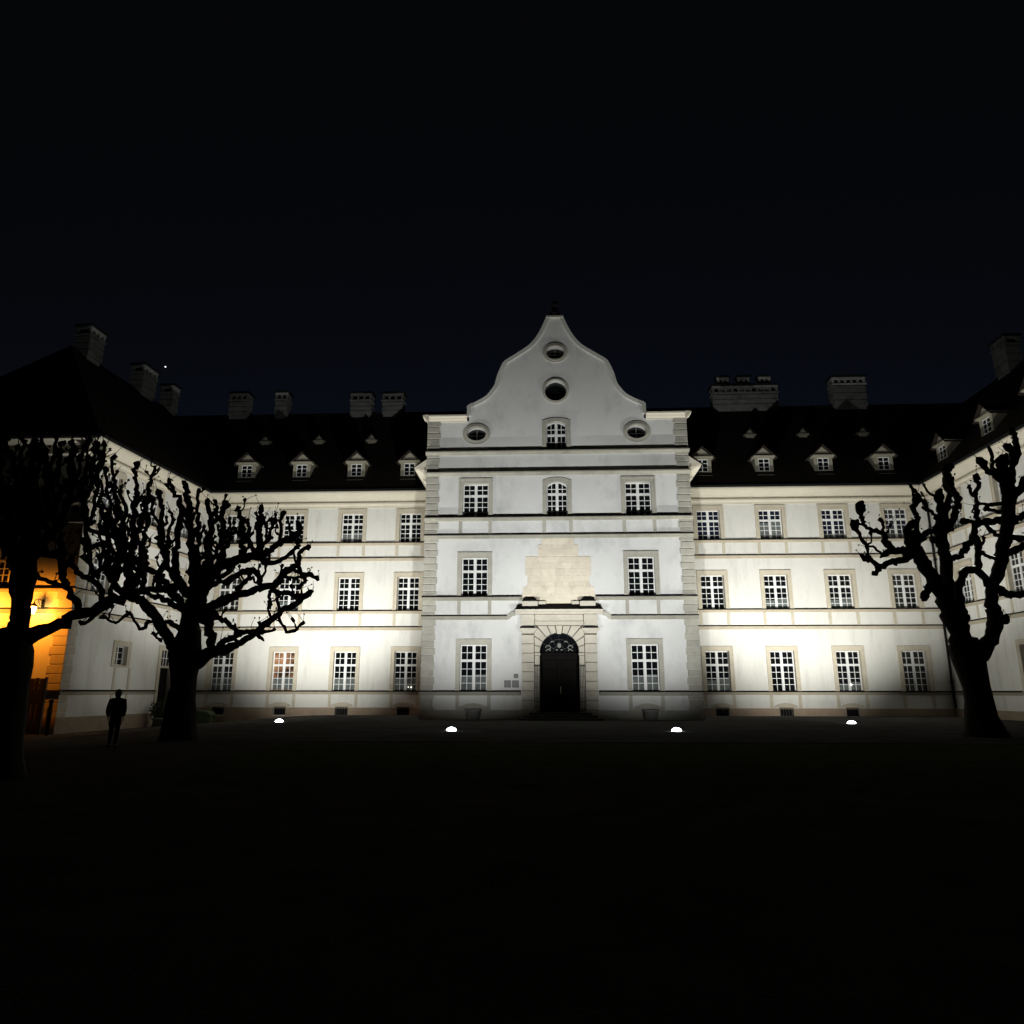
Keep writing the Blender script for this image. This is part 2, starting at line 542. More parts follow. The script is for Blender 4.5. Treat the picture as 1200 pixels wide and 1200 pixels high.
# ---- main range, left and right of the pavilion
ML = [-22.2, -17.95, -13.70, -9.53]
MR = [11.41, 15.67, 19.97, 24.22]
def glassL(i, f):
    return GLASSLIT if (i, f) == (1, 0) else GLASS
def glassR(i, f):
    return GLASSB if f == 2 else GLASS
std_windows('ml', FM, ML, glass=glassL)
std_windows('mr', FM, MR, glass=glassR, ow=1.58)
VENTS = [(-22.2, 'ml'), (-17.98, 'ml'), (-13.74, 'ml'), (-9.59, 'ml'), (11.53, 'mr'), (15.65, 'mr'), (19.91, 'mr')]
for vx, wl in VENTS:
    HOLES[wl].append(rect(vx - .45, vx + .45, 0.02, .56))
wall_slab('ml', FM, rect(-24.7, AX - BHW, -.8, 15.3), PLASTER)
wall_slab('mr', FM, rect(AX + BHW, 26.6, -.8, 15.3), PLASTER)
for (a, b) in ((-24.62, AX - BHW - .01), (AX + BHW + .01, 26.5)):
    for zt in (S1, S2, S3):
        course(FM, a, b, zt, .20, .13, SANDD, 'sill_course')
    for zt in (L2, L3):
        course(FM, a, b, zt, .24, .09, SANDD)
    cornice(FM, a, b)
# plinth with cut vents
for (a, b, wl) in ((-24.62, AX - BHW - .01, 'ml'), (AX + BHW + .01, 26.5, 'mr')):
    hs = [rect(v - .44, v + .44, -.02, .55) for v, q in VENTS if q == wl]
    part('plinth', plate(rect(a, b, -.8, .50), [], -.06, .02) if False else plate(rect(a, b, -.8, .51), [[(p[0], min(p[1], .47)) for p in h] for h in hs], -.06, -.001), PINKST, FM)
for vx, wl in VENTS:
    v = part('basement_vent', prismmesh([(vx - .75, .56), (vx - .68, .70), (vx - .35, .81), (vx, .85), (vx + .35, .81), (vx + .68, .70), (vx + .75, .56)], 'y', -.09, .02), SANDS, FM)
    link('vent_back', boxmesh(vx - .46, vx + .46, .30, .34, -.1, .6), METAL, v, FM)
    bm = bmesh.new()
    for k in range(5):
        x = vx - .36 + .18 * k
        box(bm, x - .012, x + .012, .08, .105, -.02, .57)
    link('vent_bars', done(bm), IRON, v, FM)

# ---- central pavilion
GAB = [(0.42, 24.96), (0.88, 23.9), (1.51, 23.02), (2.45, 22.34), (3.0, 21.98), (3.24, 21.73), (3.54, 21.0), (3.72, 20.33), (3.95, 19.95), (4.29, 19.53), (4.90, 19.15), (5.43, 18.94)]
def catmull(P, n=5):
    Q = []
    for i in range(len(P) - 1):
        p0, p1, p2, p3 = P[max(i - 1, 0)], P[i], P[i + 1], P[min(i + 2, len(P) - 1)]
        for k in range(n):
            t = k / n
            Q.append(tuple(0.5 * (2 * p1[j] + (p2[j] - p0[j]) * t + (2 * p0[j] - 5 * p1[j] + 4 * p2[j] - p3[j]) * t * t + (3 * p1[j] - p0[j] - 3 * p2[j] + p3[j]) * t ** 3) for j in range(len(p1))))
    Q.append(tuple(P[-1]))
    return Q
gs = catmull(GAB, 4)
right_edge = [(BHW, -.8), (BHW, 18.0), (5.43, 18.0)] + gs[::-1]
outline = right_edge + [(-x, z) for x, z in right_edge[::-1]]
bs = GREYS
for s in (-4.95, 4.88):
    for f in (0, 1, 2):
        z0, t = FLOORS[f]
        window('b', FB, s, z0, 1.56, t - z0 - .27, stone=bs, curtain=(.03, .34) if f == 0 else None, glass=GLASS)
        zb = (L3 + .001, L2 + .001)[f == 1] if f else 0.55
        for e in (-1, 1):
            c = s + e * .90
            part('apron_strip', boxmesh(c - .10, c + .10, -.03, .05, zb, z0 - .21), bs, FB)
window('b', FB, 0, S3, 1.26, 14.22 - S3 - .22, arch=.24, stone=bs, top=.24, side=.24)
for e in (-1, 1):
    part('apron_strip', boxmesh(e * .80 - .10, e * .80 + .10, -.03, .05, L3 + .001, S3 - .21), bs, FB)
window('b', FB, 0, 16.10, 1.24, 1.78, arch=.22, stone=bs, top=.22, side=.26, rows=(2, 2))

def oculus(s, z, A, B, a, b, tilt):
    HOLES['b'].append(ellipse(s, z, a + .02, b + .02))
    ring = part('oculus', plate(ellipse(s, z, A, B, 40), [ellipse(s, z, a, b, 40)], -.075, .05), GREYS, FB)
    link('inner_ring', plate(ellipse(s, z, (A + a) / 2, (B + b) / 2, 40), [ellipse(s, z, a + .03, b + .03, 40)], -.11, -.02), GREYS, ring, FB)
    link('glass', plate(ellipse(s, z, a + .06, b + .06), [], .34, .36), GLASS, ring, FB)
    bm = bmesh.new()
    box(bm, s - .02, s + .02, .30, .338, z - b, z + b)
    box(bm, s - a, s + a, .302, .336, z - .02, z + .02)
    link('glazing_bar', done(bm), METAL if A == B else GILT, ring, FB)
    link('soffit_ring', plate(ellipse(s, z, a + .16, b + .16, 40), [ellipse(s, z, a + .005, b + .005, 40)], .05, .34), PLASTERB, ring, FB)
oculus(0.0, 22.50, .80, .67, .56, .43, 0)
oculus(0.0, 19.92, .84, .84, .68, .68, 0)
for e in (-1, 1):
    oculus(e * 4.95, 17.10, .85, .68, .58, .42, 0)
# opening of the doorway
DH, SPR = 1.13, 3.74
def arch_outline(h, spr, z0, n=20):
    return [(-h, z0), (h, z0)] + [(h * math.cos(math.pi * k / n), spr + h * math.sin(math.pi * k / n)) for k in range(n + 1)]
HOLES['b'].append(arch_outline(DH + .1, SPR, -.05))
VB = [-4.95, 4.95]
wall_slab('b', FB, outline, PLASTERB, 0.5)
# coping that follows the gable's curve
def ribbon(pts, wdt, y0, y1, M, name):
    """band just inside an open outline, sticking out of the wall"""
    bm = bmesh.new()
    rows_ = []
    n = len(pts)
    for i, (x, z) in enumerate(pts):
        a = pts[max(i - 1, 0)]
        b = pts[min(i + 1, n - 1)]
        t = Vector((b[0] - a[0], b[1] - a[1])).normalized()
        nn = Vector((-t.y, t.x))
        ox, oz = x + nn.x * .10, z + nn.y * .10
        ix, iz = x - nn.x * wdt, z - nn.y * wdt
        rows_.append([bm.verts.new(p) for p in ((ox, y0, oz), (ix, y0, iz), (ix, y1, iz), (ox, y1, oz))])
    for a, b in zip(rows_, rows_[1:]):
        for k in range(4):
            bm.faces.new((a[k], a[(k + 1) % 4], b[(k + 1) % 4], b[k]))
    bm.faces.new(rows_[0])
    bm.faces.new(rows_[-1][::-1])
    part(name, done(bm), M, FB)
cop = [(5.43, 18.3)] + gs[::-1]
ribbon(cop, -.16 + .30, -.10, .55, COPING, 'gable_coping')
ribbon([(-x, z) for x, z in cop[::-1]], .14, -.10, .55, COPING, 'gable_coping')
part('gable_cap', boxmesh(-.55, .55, -.16, .6, 24.93, 25.08, bevel=.02), GREYS, FB)
fin = part('finial', lathe([(.16, 0), (.34, .12), (.36, .3), (.2, .5), (.16, .62), (.28, .74), (.30, .9), (.18, 1.08), (.03, 1.2)], 14), METAL, FB @ Matrix.Translation((0, .2, 25.08)))
# shoulder cornices
for e in (-1, 1):
    x0, x1 = sorted((e * 5.55, e * (BHW + .02)))
    pts = [(.5, 17.90), (-.04, 17.90), (-.06, 17.98), (-.14, 18.04), (-.22, 18.16), (-.32, 18.20), (-.32, 18.30), (.5, 18.34)]
    bm = bmesh.new()
    prism(bm, pts, 'x', x0, x1)
    # return round the outer end
    xe = e * BHW
    prism(bm, [(xe, 17.90), (xe + e * .06, 17.98), (xe + e * .14, 18.04), (xe + e * .22, 18.16), (xe + e * .32, 18.20), (xe + e * .32, 18.301), (xe, 18.341)], 'y', -.318, .5)
    part('shoulder_cornice', done(bm), TRIM, FB)
# ledges and courses on the pavilion
def ledge(z, h, d, x0=-BHW - .1, x1=BHW + .1, name='ledge'):
    pts = [(.02, z + .03), (-d, z), (-d, z - .07), (-d * .75, z - .10), (-d * .45, z - h * .7), (-.05, z - h), (.02, z - h)]
    part(name, prismmesh(pts, 'x', x0, x1), LEDGE, FB)
ledge(15.93, .19, .26)
ledge(14.58, .19, .30)
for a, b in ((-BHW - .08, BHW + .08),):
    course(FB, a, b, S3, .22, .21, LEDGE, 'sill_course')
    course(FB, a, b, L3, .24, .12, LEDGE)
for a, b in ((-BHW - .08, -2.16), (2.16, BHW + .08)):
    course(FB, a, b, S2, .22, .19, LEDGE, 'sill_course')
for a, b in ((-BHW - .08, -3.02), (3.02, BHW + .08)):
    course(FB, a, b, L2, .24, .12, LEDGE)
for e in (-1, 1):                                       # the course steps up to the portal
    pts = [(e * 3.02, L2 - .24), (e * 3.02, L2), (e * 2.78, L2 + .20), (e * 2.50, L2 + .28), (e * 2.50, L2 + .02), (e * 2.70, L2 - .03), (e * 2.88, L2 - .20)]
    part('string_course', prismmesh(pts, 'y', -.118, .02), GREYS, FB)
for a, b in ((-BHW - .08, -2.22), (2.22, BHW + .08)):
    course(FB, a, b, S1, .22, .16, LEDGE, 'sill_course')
    part('plinth', plate(rect(a, b, -.8, .54), [], -.09, -.002), GREYS, FB)
for s in VB:
    part('basement_lintel', prismmesh([(s - .85, .55), (s - .78, .72), (s - .4, .86), (s, .92), (s + .4, .86), (s + .78, .72), (s + .85, .55)], 'y', -.12, .0), GREYS, FB)

# quoins, every block its own
qcache = {}
def quoin(F, wd, h, e, zc, dep=.35, wd2=None):
    key = (wd, h, e, dep)
    if key not in qcache:
        x0, x1 = (-wd, .05) if e > 0 else (-.05, wd)
        qcache[key] = boxmesh(x0, x1, -.055, dep, .012, h - .012, bevel=.05, seg=3)
        qcache[key].materials.append(GREYS)
    return part('quoin', qcache[key], None, F @ Matrix.Translation((0, 0, zc)))
z = -.1
i = 0
while z < 17.85:
    h = .412
    for e in (-1, 1):
        quoin(FB @ Matrix.Translation((e * BHW, 0, 0)), .77 if i % 2 else .71, h, e, z)
    z += h
    i += 1

# portal
portal = part('portal', plate([(-2.16, -.4), (2.16, -.4), (2.16, 6.05), (-2.16, 6.05)], [arch_outline(DH + .001, SPR, -.3)], -.12, .45), MORTAR, FB)
def pp(name, me, M=PORTAL):
    return link(name, me, M, portal, FB)
for e in (-1, 1):
    zz = .55
    pp('pilaster_base', boxmesh(*sorted((e * 1.38, e * 2.26)), -.46, -.121, -.3, .53, bevel=.02))
    k = 0
    while zz < 4.75:
        h = .525
        pp('pilaster_block', boxmesh(*sorted((e * 1.45, e * 2.15)), -.34, -.121, zz + .013, min(zz + h, 4.80) - .013, bevel=.015))
        zz += h
    pp('capital', prismmesh([(e * 1.45, 4.80), (e * 2.15, 4.80), (e * 2.20, 4.92), (e * 2.30, 5.02), (e * 2.30, 5.10), (e * 1.30, 5.10), (e * 1.30, 5.02), (e * 1.40, 4.92)], 'y', -.50, -.121))
    pp('capital_flashing', prismmesh([(e * 1.32, 5.102), (e * 2.28, 5.102), (e * 2.05, 5.22), (e * 1.5, 5.22)], 'y', -.49, -.30), METAL)
    pp('impost', boxmesh(*sorted((e * 1.10, e * 1.449)), -.20, .2, SPR - .16, SPR - .02, bevel=.015))
    pp('entablature_block', boxmesh(*sorted((e * 1.42, e * 2.20)), -.40, -.121, 5.25, 5.90, bevel=.02))
    # jamb stones
    zz = .0
    while zz < 3.5:
        pp('jamb_stone', boxmesh(*sorted((e * 1.135, e * 1.43)), -.165, -.121, zz + .01, min(zz + .6, SPR - .17) - .01, bevel=.01))
        zz += .6
nv = 11
for k in range(nv):
    a0, a1 = math.pi * k / nv + .020, math.pi * (k + 1) / nv - .020
    r0 = DH + .005
    if k == nv // 2:
        continue
    def rim(a):
        c, q = abs(math.cos(a)), math.sin(a)
        r1 = min(1.43 / max(c, 1e-4), (5.24 - SPR) / max(q, 1e-4))
        return (r1 * math.cos(a), SPR + r1 * q)
    pts = [(r0 * math.cos(a0), SPR + r0 * math.sin(a0)), rim(a0)]
    ca = math.atan2(5.24 - SPR, 1.43)
    for c_ in (ca, math.pi - ca):
        if a0 < c_ < a1:
            pts.append(rim(c_))
    pts += [rim(a1), (r0 * math.cos(a1), SPR + r0 * math.sin(a1))]
    pp('voussoir', prismmesh(pts, 'y', -.20, -.121))
pp('keystone', prismmesh([(-.13, 4.78), (.13, 4.78), (.20, 5.26), (-.20, 5.26)], 'y', -.36, -.121, bevel=.02))
pp('architrave', boxmesh(-1.415, 1.415, -.26, -.121, 5.28, 5.52, bevel=.02))
pp('frieze', boxmesh(-1.415, 1.415, -.22, -.121, 5.54, 5.90, bevel=.01))
pp('portal_cornice', prismmesh([(.0, 5.92), (-.40, 5.92), (-.46, 6.0), (-.62, 6.06), (-.66, 6.16), (.0, 6.16)], 'x', -2.52, 2.52))
bm = bmesh.new()
vb = [(-2.56, -.70, 6.165), (2.56, -.70, 6.165), (2.56, .0, 6.165), (-2.56, .0, 6.165), (-2.30, -.20, 6.48), (2.30, -.20, 6.48), (2.30, .0, 6.48), (-2.30, .0, 6.48)]
vv = [bm.verts.new(p) for p in vb]
for f in ((0, 3, 2, 1), (4, 5, 6, 7), (0, 1, 5, 4), (1, 2, 6, 5), (2, 3, 7, 6), (3, 0, 4, 7)):
    bm.faces.new([vv[i] for i in f])
pp('cornice_roof', done(bm), METAL)
for e in (-1, 1):
    pp('pedestal', boxmesh(*sorted((e * 1.22, e * 2.12)), -.46, -.001, 6.38, 6.66, bevel=.015))
    bm = bmesh.new()
    x0, x1 = sorted((e * 1.22, e * 2.12))
    vb = [(x0 - .03, -.50, 6.665), (x1 + .03, -.50, 6.665), (x1 + .03, 0, 6.665), (x0 - .03, 0, 6.665), (x0 + .16, -.22, 6.88), (x1 - .16, -.22, 6.88), (x1 - .16, 0, 6.88), (x0 + .16, 0, 6.88)]
    vv = [bm.verts.new(p) for p in vb]
    for f in ((0, 3, 2, 1), (4, 5, 6, 7), (0, 1, 5, 4), (1, 2, 6, 5), (2, 3, 7, 6), (3, 0, 4, 7)):
        bm.faces.new([vv[i] for i in f])
    pp('pedestal_roof', done(bm), METAL)
    pp('scroll_stub', boxmesh(*sorted((e * .75, e * 1.215)), -.20, -.001, 6.50, 6.70, bevel=.03))

# bare sandstone patch above the portal, stone by stone
panel = part('sandstone_patch', plate([(-2.1, 6.52), (2.1, 6.52), (2.1, 7.3), (1.75, 7.85), (1.78, 8.15), (1.88, 8.25), (1.88, 9.36), (1.15, 9.36), (1.15, 10.05), (.92, 10.05), (.92, 10.44), (-.92, 10.44), (-.92, 10.05), (-1.15, 10.05), (-1.15, 9.36), (-1.88, 9.36), (-1.88, 8.25), (-1.78, 8.15), (-1.75, 7.85), (-2.1, 7.3)], [], -.02, .0), PANELS, FB)
def half_w(z):
    if z > 10.05: return .95
    if z > 9.4: return 1.19
    if z > 8.2: return 1.93
    if z > 7.75: return 1.80 + .05 * (z - 7.75)
    return 1.80 + .36 * smooth((7.75 - z) / .6)
rs = random.Random(5)
z = 6.52
while z < 10.4:
    h = min(rs.choice((.24, .30, .36, .42)), 10.45 - z)
    for zb in (9.4, 10.05):
        if z < zb < z + h: h = zb - z
    if h < .12:
        z += h
        continue
    x = -half_w(z + h / 2)
    hw = -x
    while x < hw - .02:
        wd = rs.uniform(.35, 1.05)
        if hw - (x + wd) < .25: wd = hw - x
        link('stone', boxmesh(x + .002, x + wd - .002, -.030 - rs.uniform(0, .012), -.019, z + .002, z + h - .002, bevel=.005), PANELS, panel, FB)
        x += wd
    z += h

# entrance steps, door, fanlight
for k in range(3):
    part('step', boxmesh(-1.75 - .3 * k, 1.75 + .3 * k, -.62 - .34 * k, .3, -.3, .42 - .14 * k - .002 * k, bevel=.02), KERB, FB)
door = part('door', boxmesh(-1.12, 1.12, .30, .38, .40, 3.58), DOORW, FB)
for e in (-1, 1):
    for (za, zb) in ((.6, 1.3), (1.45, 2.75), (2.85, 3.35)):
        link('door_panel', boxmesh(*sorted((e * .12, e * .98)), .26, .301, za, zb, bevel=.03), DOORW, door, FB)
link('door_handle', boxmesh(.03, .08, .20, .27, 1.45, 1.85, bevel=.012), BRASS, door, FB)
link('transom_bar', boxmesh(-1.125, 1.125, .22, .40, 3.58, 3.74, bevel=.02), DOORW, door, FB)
fan = part('fanlight', plate(arch_outline(1.12, SPR + .002, SPR + .002), [], .34, .36), GLASS, FB)
def tube2(bm, pts, r, n=6):
    pts = [Vector(p) for p in pts]
    rings = []
    for i, p in enumerate(pts):
        t = (pts[min(i + 1, len(pts) - 1)] - pts[max(i - 1, 0)]).normalized()
        a = t.orthogonal().normalized()
        if rings_prev := (rings[-1][1] if rings else None):
            a = (rings_prev - t * rings_prev.dot(t)).normalized()
        b = t.cross(a)
        rr = r[i] if isinstance(r, (list, tuple)) else r
        rings.append(([bm.verts.new(p + (a * math.cos(2 * math.pi * k / n) + b * math.sin(2 * math.pi * k / n)) * rr) for k in range(n)], a))
    for (A, _), (B, _) in zip(rings, rings[1:]):
        for k in range(n):
            bm.faces.new((A[k], A[(k + 1) % n], B[(k + 1) % n], B[k]))
    bm.faces.new(rings[0][0][::-1])
    bm.faces.new(rings[-1][0])
bm = bmesh.new()
for k in range(1, 6):
    a = math.pi * k / 6
    tube2(bm, [(.35 * math.cos(a), .30, SPR + .05 + .35 * math.sin(a)), (1.1 * math.cos(a), .30, SPR + 1.1 * math.sin(a))], .014)
for rr in (.36, .74):
    tube2(bm, [(rr * math.cos(math.pi * k / 16), .30, SPR + .03 + rr * math.sin(math.pi * k / 16)) for k in range(17)], .014)
link('grille', done(bm), IRON, fan, FB)
for e in (-1, 1):
    for nm, pts, rad in (('scroll_ornament', [(e * (.62 + .17 * math.cos(t) * (1 - t / 9)), .27, SPR + .28 + .17 * math.sin(t) * (1 - t / 9)) for t in [k * .35 for k in range(16)]], .026),
                         ('scroll_tail', [(e * .78, .27, SPR + .12), (e * .6, .27, SPR + .20), (e * .5, .27, SPR + .10)], .022),
                         ('leaf_ornament', [(e * .30, .27, SPR + .62), (e * .42, .27, SPR + .66), (e * .5, .27, SPR + .60)], .025),
                         ('bar_ornament', [(e * .08, .27, SPR + .16), (e * .20, .27, SPR + .18)], .03)):
        bm = bmesh.new()
        tube2(bm, pts, rad)
        link(nm, done(bm), GILT, fan, FB)
link('mask_ornament', lathe([(.02, -.15), (.09, -.11), (.13, 0), (.12, .08), (.05, .15)], 10, 1, .5), GILT, fan, FB @ Matrix.Translation((0, .27, SPR + .42)))
# iron side grilles beside the door
for e in (-1, 1):
    g = part('side_grille', boxmesh(*sorted((e * 1.14, e * 1.46)), -.42, -.40, 2.95, 3.0), IRON, FB)
    bm = bmesh.new()
    for k in range(4):
        x = e * (1.16 + .09 * k)
        box(bm, x - .012, x + .012, -.425, -.40, .45, 2.96)
    box(bm, *sorted((e * 1.14, e * 1.46)), -.43, -.395, 1.0, 1.04)
    box(bm, *sorted((e * 1.14, e * 1.46)), -.43, -.395, .45, .49)
    link('bars', done(bm), IRON, g, FB)

# pavilion side walls, their cornices and the small raked ends beside the facade
part('wall', plate(rect(0, 7.33, -.8, 15.3), [], .0, .4), PLASTERB, FSL)
part('wall', plate(rect(0.01, 7.34, -.8, 15.3), [], .0, .4), PLASTERB, FSR)
cornice(FSL, 0.0, 7.14, drop=.35)
cornice(FSR, .20, 7.34, drop=.35)
for e in (-1, 1):
    x0 = e * (BHW + .005)
    part('raked_end', prismmesh([(x0, 14.75), (e * (BHW + .86), 14.99), (e * (BHW + .10), 15.52), (x0, 15.56)], 'y', .10, .18), TRIM, FB)

# ---- left wing: court side and end face
LWL = 12.03
std_windows('lw', FL, [.0 + 1.95, 6.0, 9.95], floors=(1, 2))
HOLES['lw'].append(rect(8.75, 10.05, -.6, 4.15))
HOLES['lw'].append(rect(4.12, 5.24, 3.02, 4.16))
wall_slab('lw', FL, rect(0, LWL, -1.5, 15.3), PLASTER)
wv = part('window', plate(rect(4.13, 5.23, 3.03, 4.15), [rect(4.20, 4.66, 3.10, 4.08), rect(4.72, 5.16, 3.10, 4.08)], .22, .28), WOOD, FL)
link('surround', plate(rect(3.86, 5.55, 2.92, 4.45), [rect(4.13, 5.23, 3.03, 4.15)], -.05, .2), SANDS, wv, FL)
link('glass', plate(rect(4.13, 5.23, 3.03, 4.15), [], .29, .30), GLASS, wv, FL)
bm = bmesh.new()
for k in range(1, 3):
    box(bm, 4.15, 5.21, .23, .27, 3.03 + .37 * k, 3.055 + .37 * k)
link('glazing_bar', done(bm), WOOD, wv, FL)
for c in (4.28, 5.66):
    part('apron_strip', boxmesh(c - .10, c + .10, -.03, .05, -.2, 2.9), SANDS, FL)
dl = part('side_door', boxmesh(8.78, 10.02, .20, .27, -.6, 3.02), DOORW, FL)
link('surround', plate(rect(8.47, 10.33, -.8, 4.44), [rect(8.76, 10.04, -.75, 4.14)], -.05, .19), SANDS, dl, FL)
link('transom_bar', boxmesh(8.77, 10.03, .12, .27, 3.03, 3.17), SANDS, dl, FL)
link('transom_glass', boxmesh(8.78, 10.02, .22, .24, 3.18, 4.13), GLASS, dl, FL)
bm = bmesh.new()
for k in range(1, 4):
    x = 8.78 + .31 * k
    box(bm, x - .02, x + .02, .19, .22, 3.18, 4.13)
box(bm, 8.78, 10.02, .195, .215, 3.63, 3.67)
link('glazing_bar', done(bm), WOOD, dl, FL)
for k in range(3):
    part('step', boxmesh(8.5 - .2 * k, 10.3 + .2 * k, -.45 - .3 * k, .1, -1.0, .0 - .16 * k - .4, bevel=.02), KERB, FL)
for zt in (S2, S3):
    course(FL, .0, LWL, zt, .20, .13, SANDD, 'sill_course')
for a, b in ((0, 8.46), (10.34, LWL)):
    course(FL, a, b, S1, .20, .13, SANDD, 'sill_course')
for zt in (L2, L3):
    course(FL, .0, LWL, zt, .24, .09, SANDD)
cornice(FL, -.6, LWL)
for a, b in ((-.06, 8.46), (10.34, LWL)):
    part('plinth', plate(rect(a, b, -1.5, .22), [], -.06, -.001), PINKST, FL)
# end face
std_windows('le', FE, [-3.9, -8.2, -12.5], floors=(1, 2))
wall_slab('le', FE, rect(-15.5, 0.0, -1.5, 15.3), PLASTER, .4)
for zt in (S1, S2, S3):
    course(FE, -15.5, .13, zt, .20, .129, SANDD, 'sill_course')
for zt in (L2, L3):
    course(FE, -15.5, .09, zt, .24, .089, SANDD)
cornice(FE, -15.5, .8)
part('plinth', plate(rect(-15.5, .06, -1.5, .22), [], -.06, -.001), PINKST, FE)
z = -1.0
i = 0
while z < 14.2:
    h = .49
    wd = .86 if i % 2 else .74
    key = ('lw', i % 2)
    if key not in qcache:
        qcache[key] = boxmesh(-wd, .05, -.05, wd - .04, .012, h - .012, bevel=.03, seg=2)
        qcache[key].materials.append(SANDS)
    part('quoin', qcache[key], None, FE @ Matrix.Translation((0, 0, z)))
    z += h
    i += 1

# ---- right wing
RWL = 33.0
std_windows('rw', FR, [3.05, 8.2, 12.9, 17.4, 21.9, 26.4], skip=((0, 0), (1, 0)))
HOLES['rw'].append(rect(7.40, 8.80, -.1, 4.15))
wall_slab('rw', FR, rect(0, RWL, -.8, 15.3), PLASTER)
dr = part('side_door', boxmesh(7.42, 8.78, .20, .27, -.1, 3.1), DOORW, FR)
link('surround', plate(rect(7.10, 9.10, -.2, 4.44), [rect(7.41, 8.79, -.15, 4.14)], -.05, .19), SANDS, dr, FR)
link('transom_glass', boxmesh(7.42, 8.78, .22, .24, 3.2, 4.13), GLASS, dr, FR)
link('transom_bar', boxmesh(7.415, 8.785, .13, .27, 3.1, 3.2), DOORW, dr, FR)
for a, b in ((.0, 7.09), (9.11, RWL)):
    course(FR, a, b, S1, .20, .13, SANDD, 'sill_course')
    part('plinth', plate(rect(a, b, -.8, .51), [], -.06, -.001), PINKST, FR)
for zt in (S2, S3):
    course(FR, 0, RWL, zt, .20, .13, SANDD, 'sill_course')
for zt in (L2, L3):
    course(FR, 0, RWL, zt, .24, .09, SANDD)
cornice(FR, 0, RWL)
bm = bmesh.new()
tube2(bm, [(25.95, 49.80, 15.2), (26.32, 49.82, 14.2), (26.34, 49.82, .75), (26.30, 49.70, .60)], .075, 8)
pipe = part('downpipe', done(bm), METAL)
bm = bmesh.new()
for zc in (2.2, 6.4, 10.2, 13.6):
    box(bm, 26.24, 26.44, 49.72, 49.92, zc, zc + .06)
link('pipe_bracket', done(bm), METAL, pipe)

# ---- roofs
EY, EZ, RY, RZ = 49.10, 15.42, 57.0, 24.3
def roofmesh(faces):
    bm = bmesh.new()
    for f in faces:
        bm.faces.new([bm.verts.new(p) for p in f])
    bmesh.ops.remove_doubles(bm, verts=bm.verts, dist=1e-4)
    return done(bm)
part('roof', roofmesh([[(-34, EY, EZ), (36, EY, EZ), (36, RY, RZ), (-34, RY, RZ)], [(-34, RY, RZ), (36, RY, RZ), (36, 65, EZ), (-34, 65, EZ)]]), ROOF)
part('ridge_tiles', prismmesh([(RY - .18, RZ - .14), (RY, RZ + .09), (RY + .18, RZ - .14)], 'x', -34, 36), ROOF)
lt = Vector((math.cos(math.radians(LW_ANG)), math.sin(math.radians(LW_ANG)), 0))
ln = Vector((lt.y, -lt.x, 0))
c0 = Vector((-25.4, 38, 0))
def lwp(s, d, z):
    p = c0 + lt * s + ln * d
    return (p.x, p.y, z)
LA = 5.3
part('roof', roofmesh([
    [lwp(-.9, .9, EZ), lwp(26, .9, EZ), lwp(26, -6.9, RZ), lwp(LA, -6.9, RZ)],
    [lwp(-.9, .9, EZ), lwp(LA, -6.9, RZ), lwp(-.9, -14.7, EZ)],
    [lwp(-.9, -14.7, EZ), lwp(LA, -6.9, RZ), lwp(26, -6.9, RZ), lwp(26, -14.7, EZ)]]), ROOF)
part('roof', roofmesh([[(25.6, 66, EZ), (25.6, 16.2, EZ), (33.9, 21.5, RZ), (33.9, 66, RZ)], [(33.9, 66, RZ), (33.9, 21.5, RZ), (42.2, 16.2, EZ), (42.2, 66, EZ)], [(25.6, 16.2, EZ), (42.2, 16.2, EZ), (33.9, 21.5, RZ)]]), ROOF)
pr = 23.7
part('roof', roofmesh([[(AX - 8.85, 42.95, 15.1), (AX - 8.85, 52, 15.1), (AX, 62, pr), (AX, 42.95, pr)], [(AX + 8.85, 42.95, 15.1), (AX + 8.85, 52, 15.1), (AX, 62, pr), (AX, 42.95, pr)]]), ROOF)

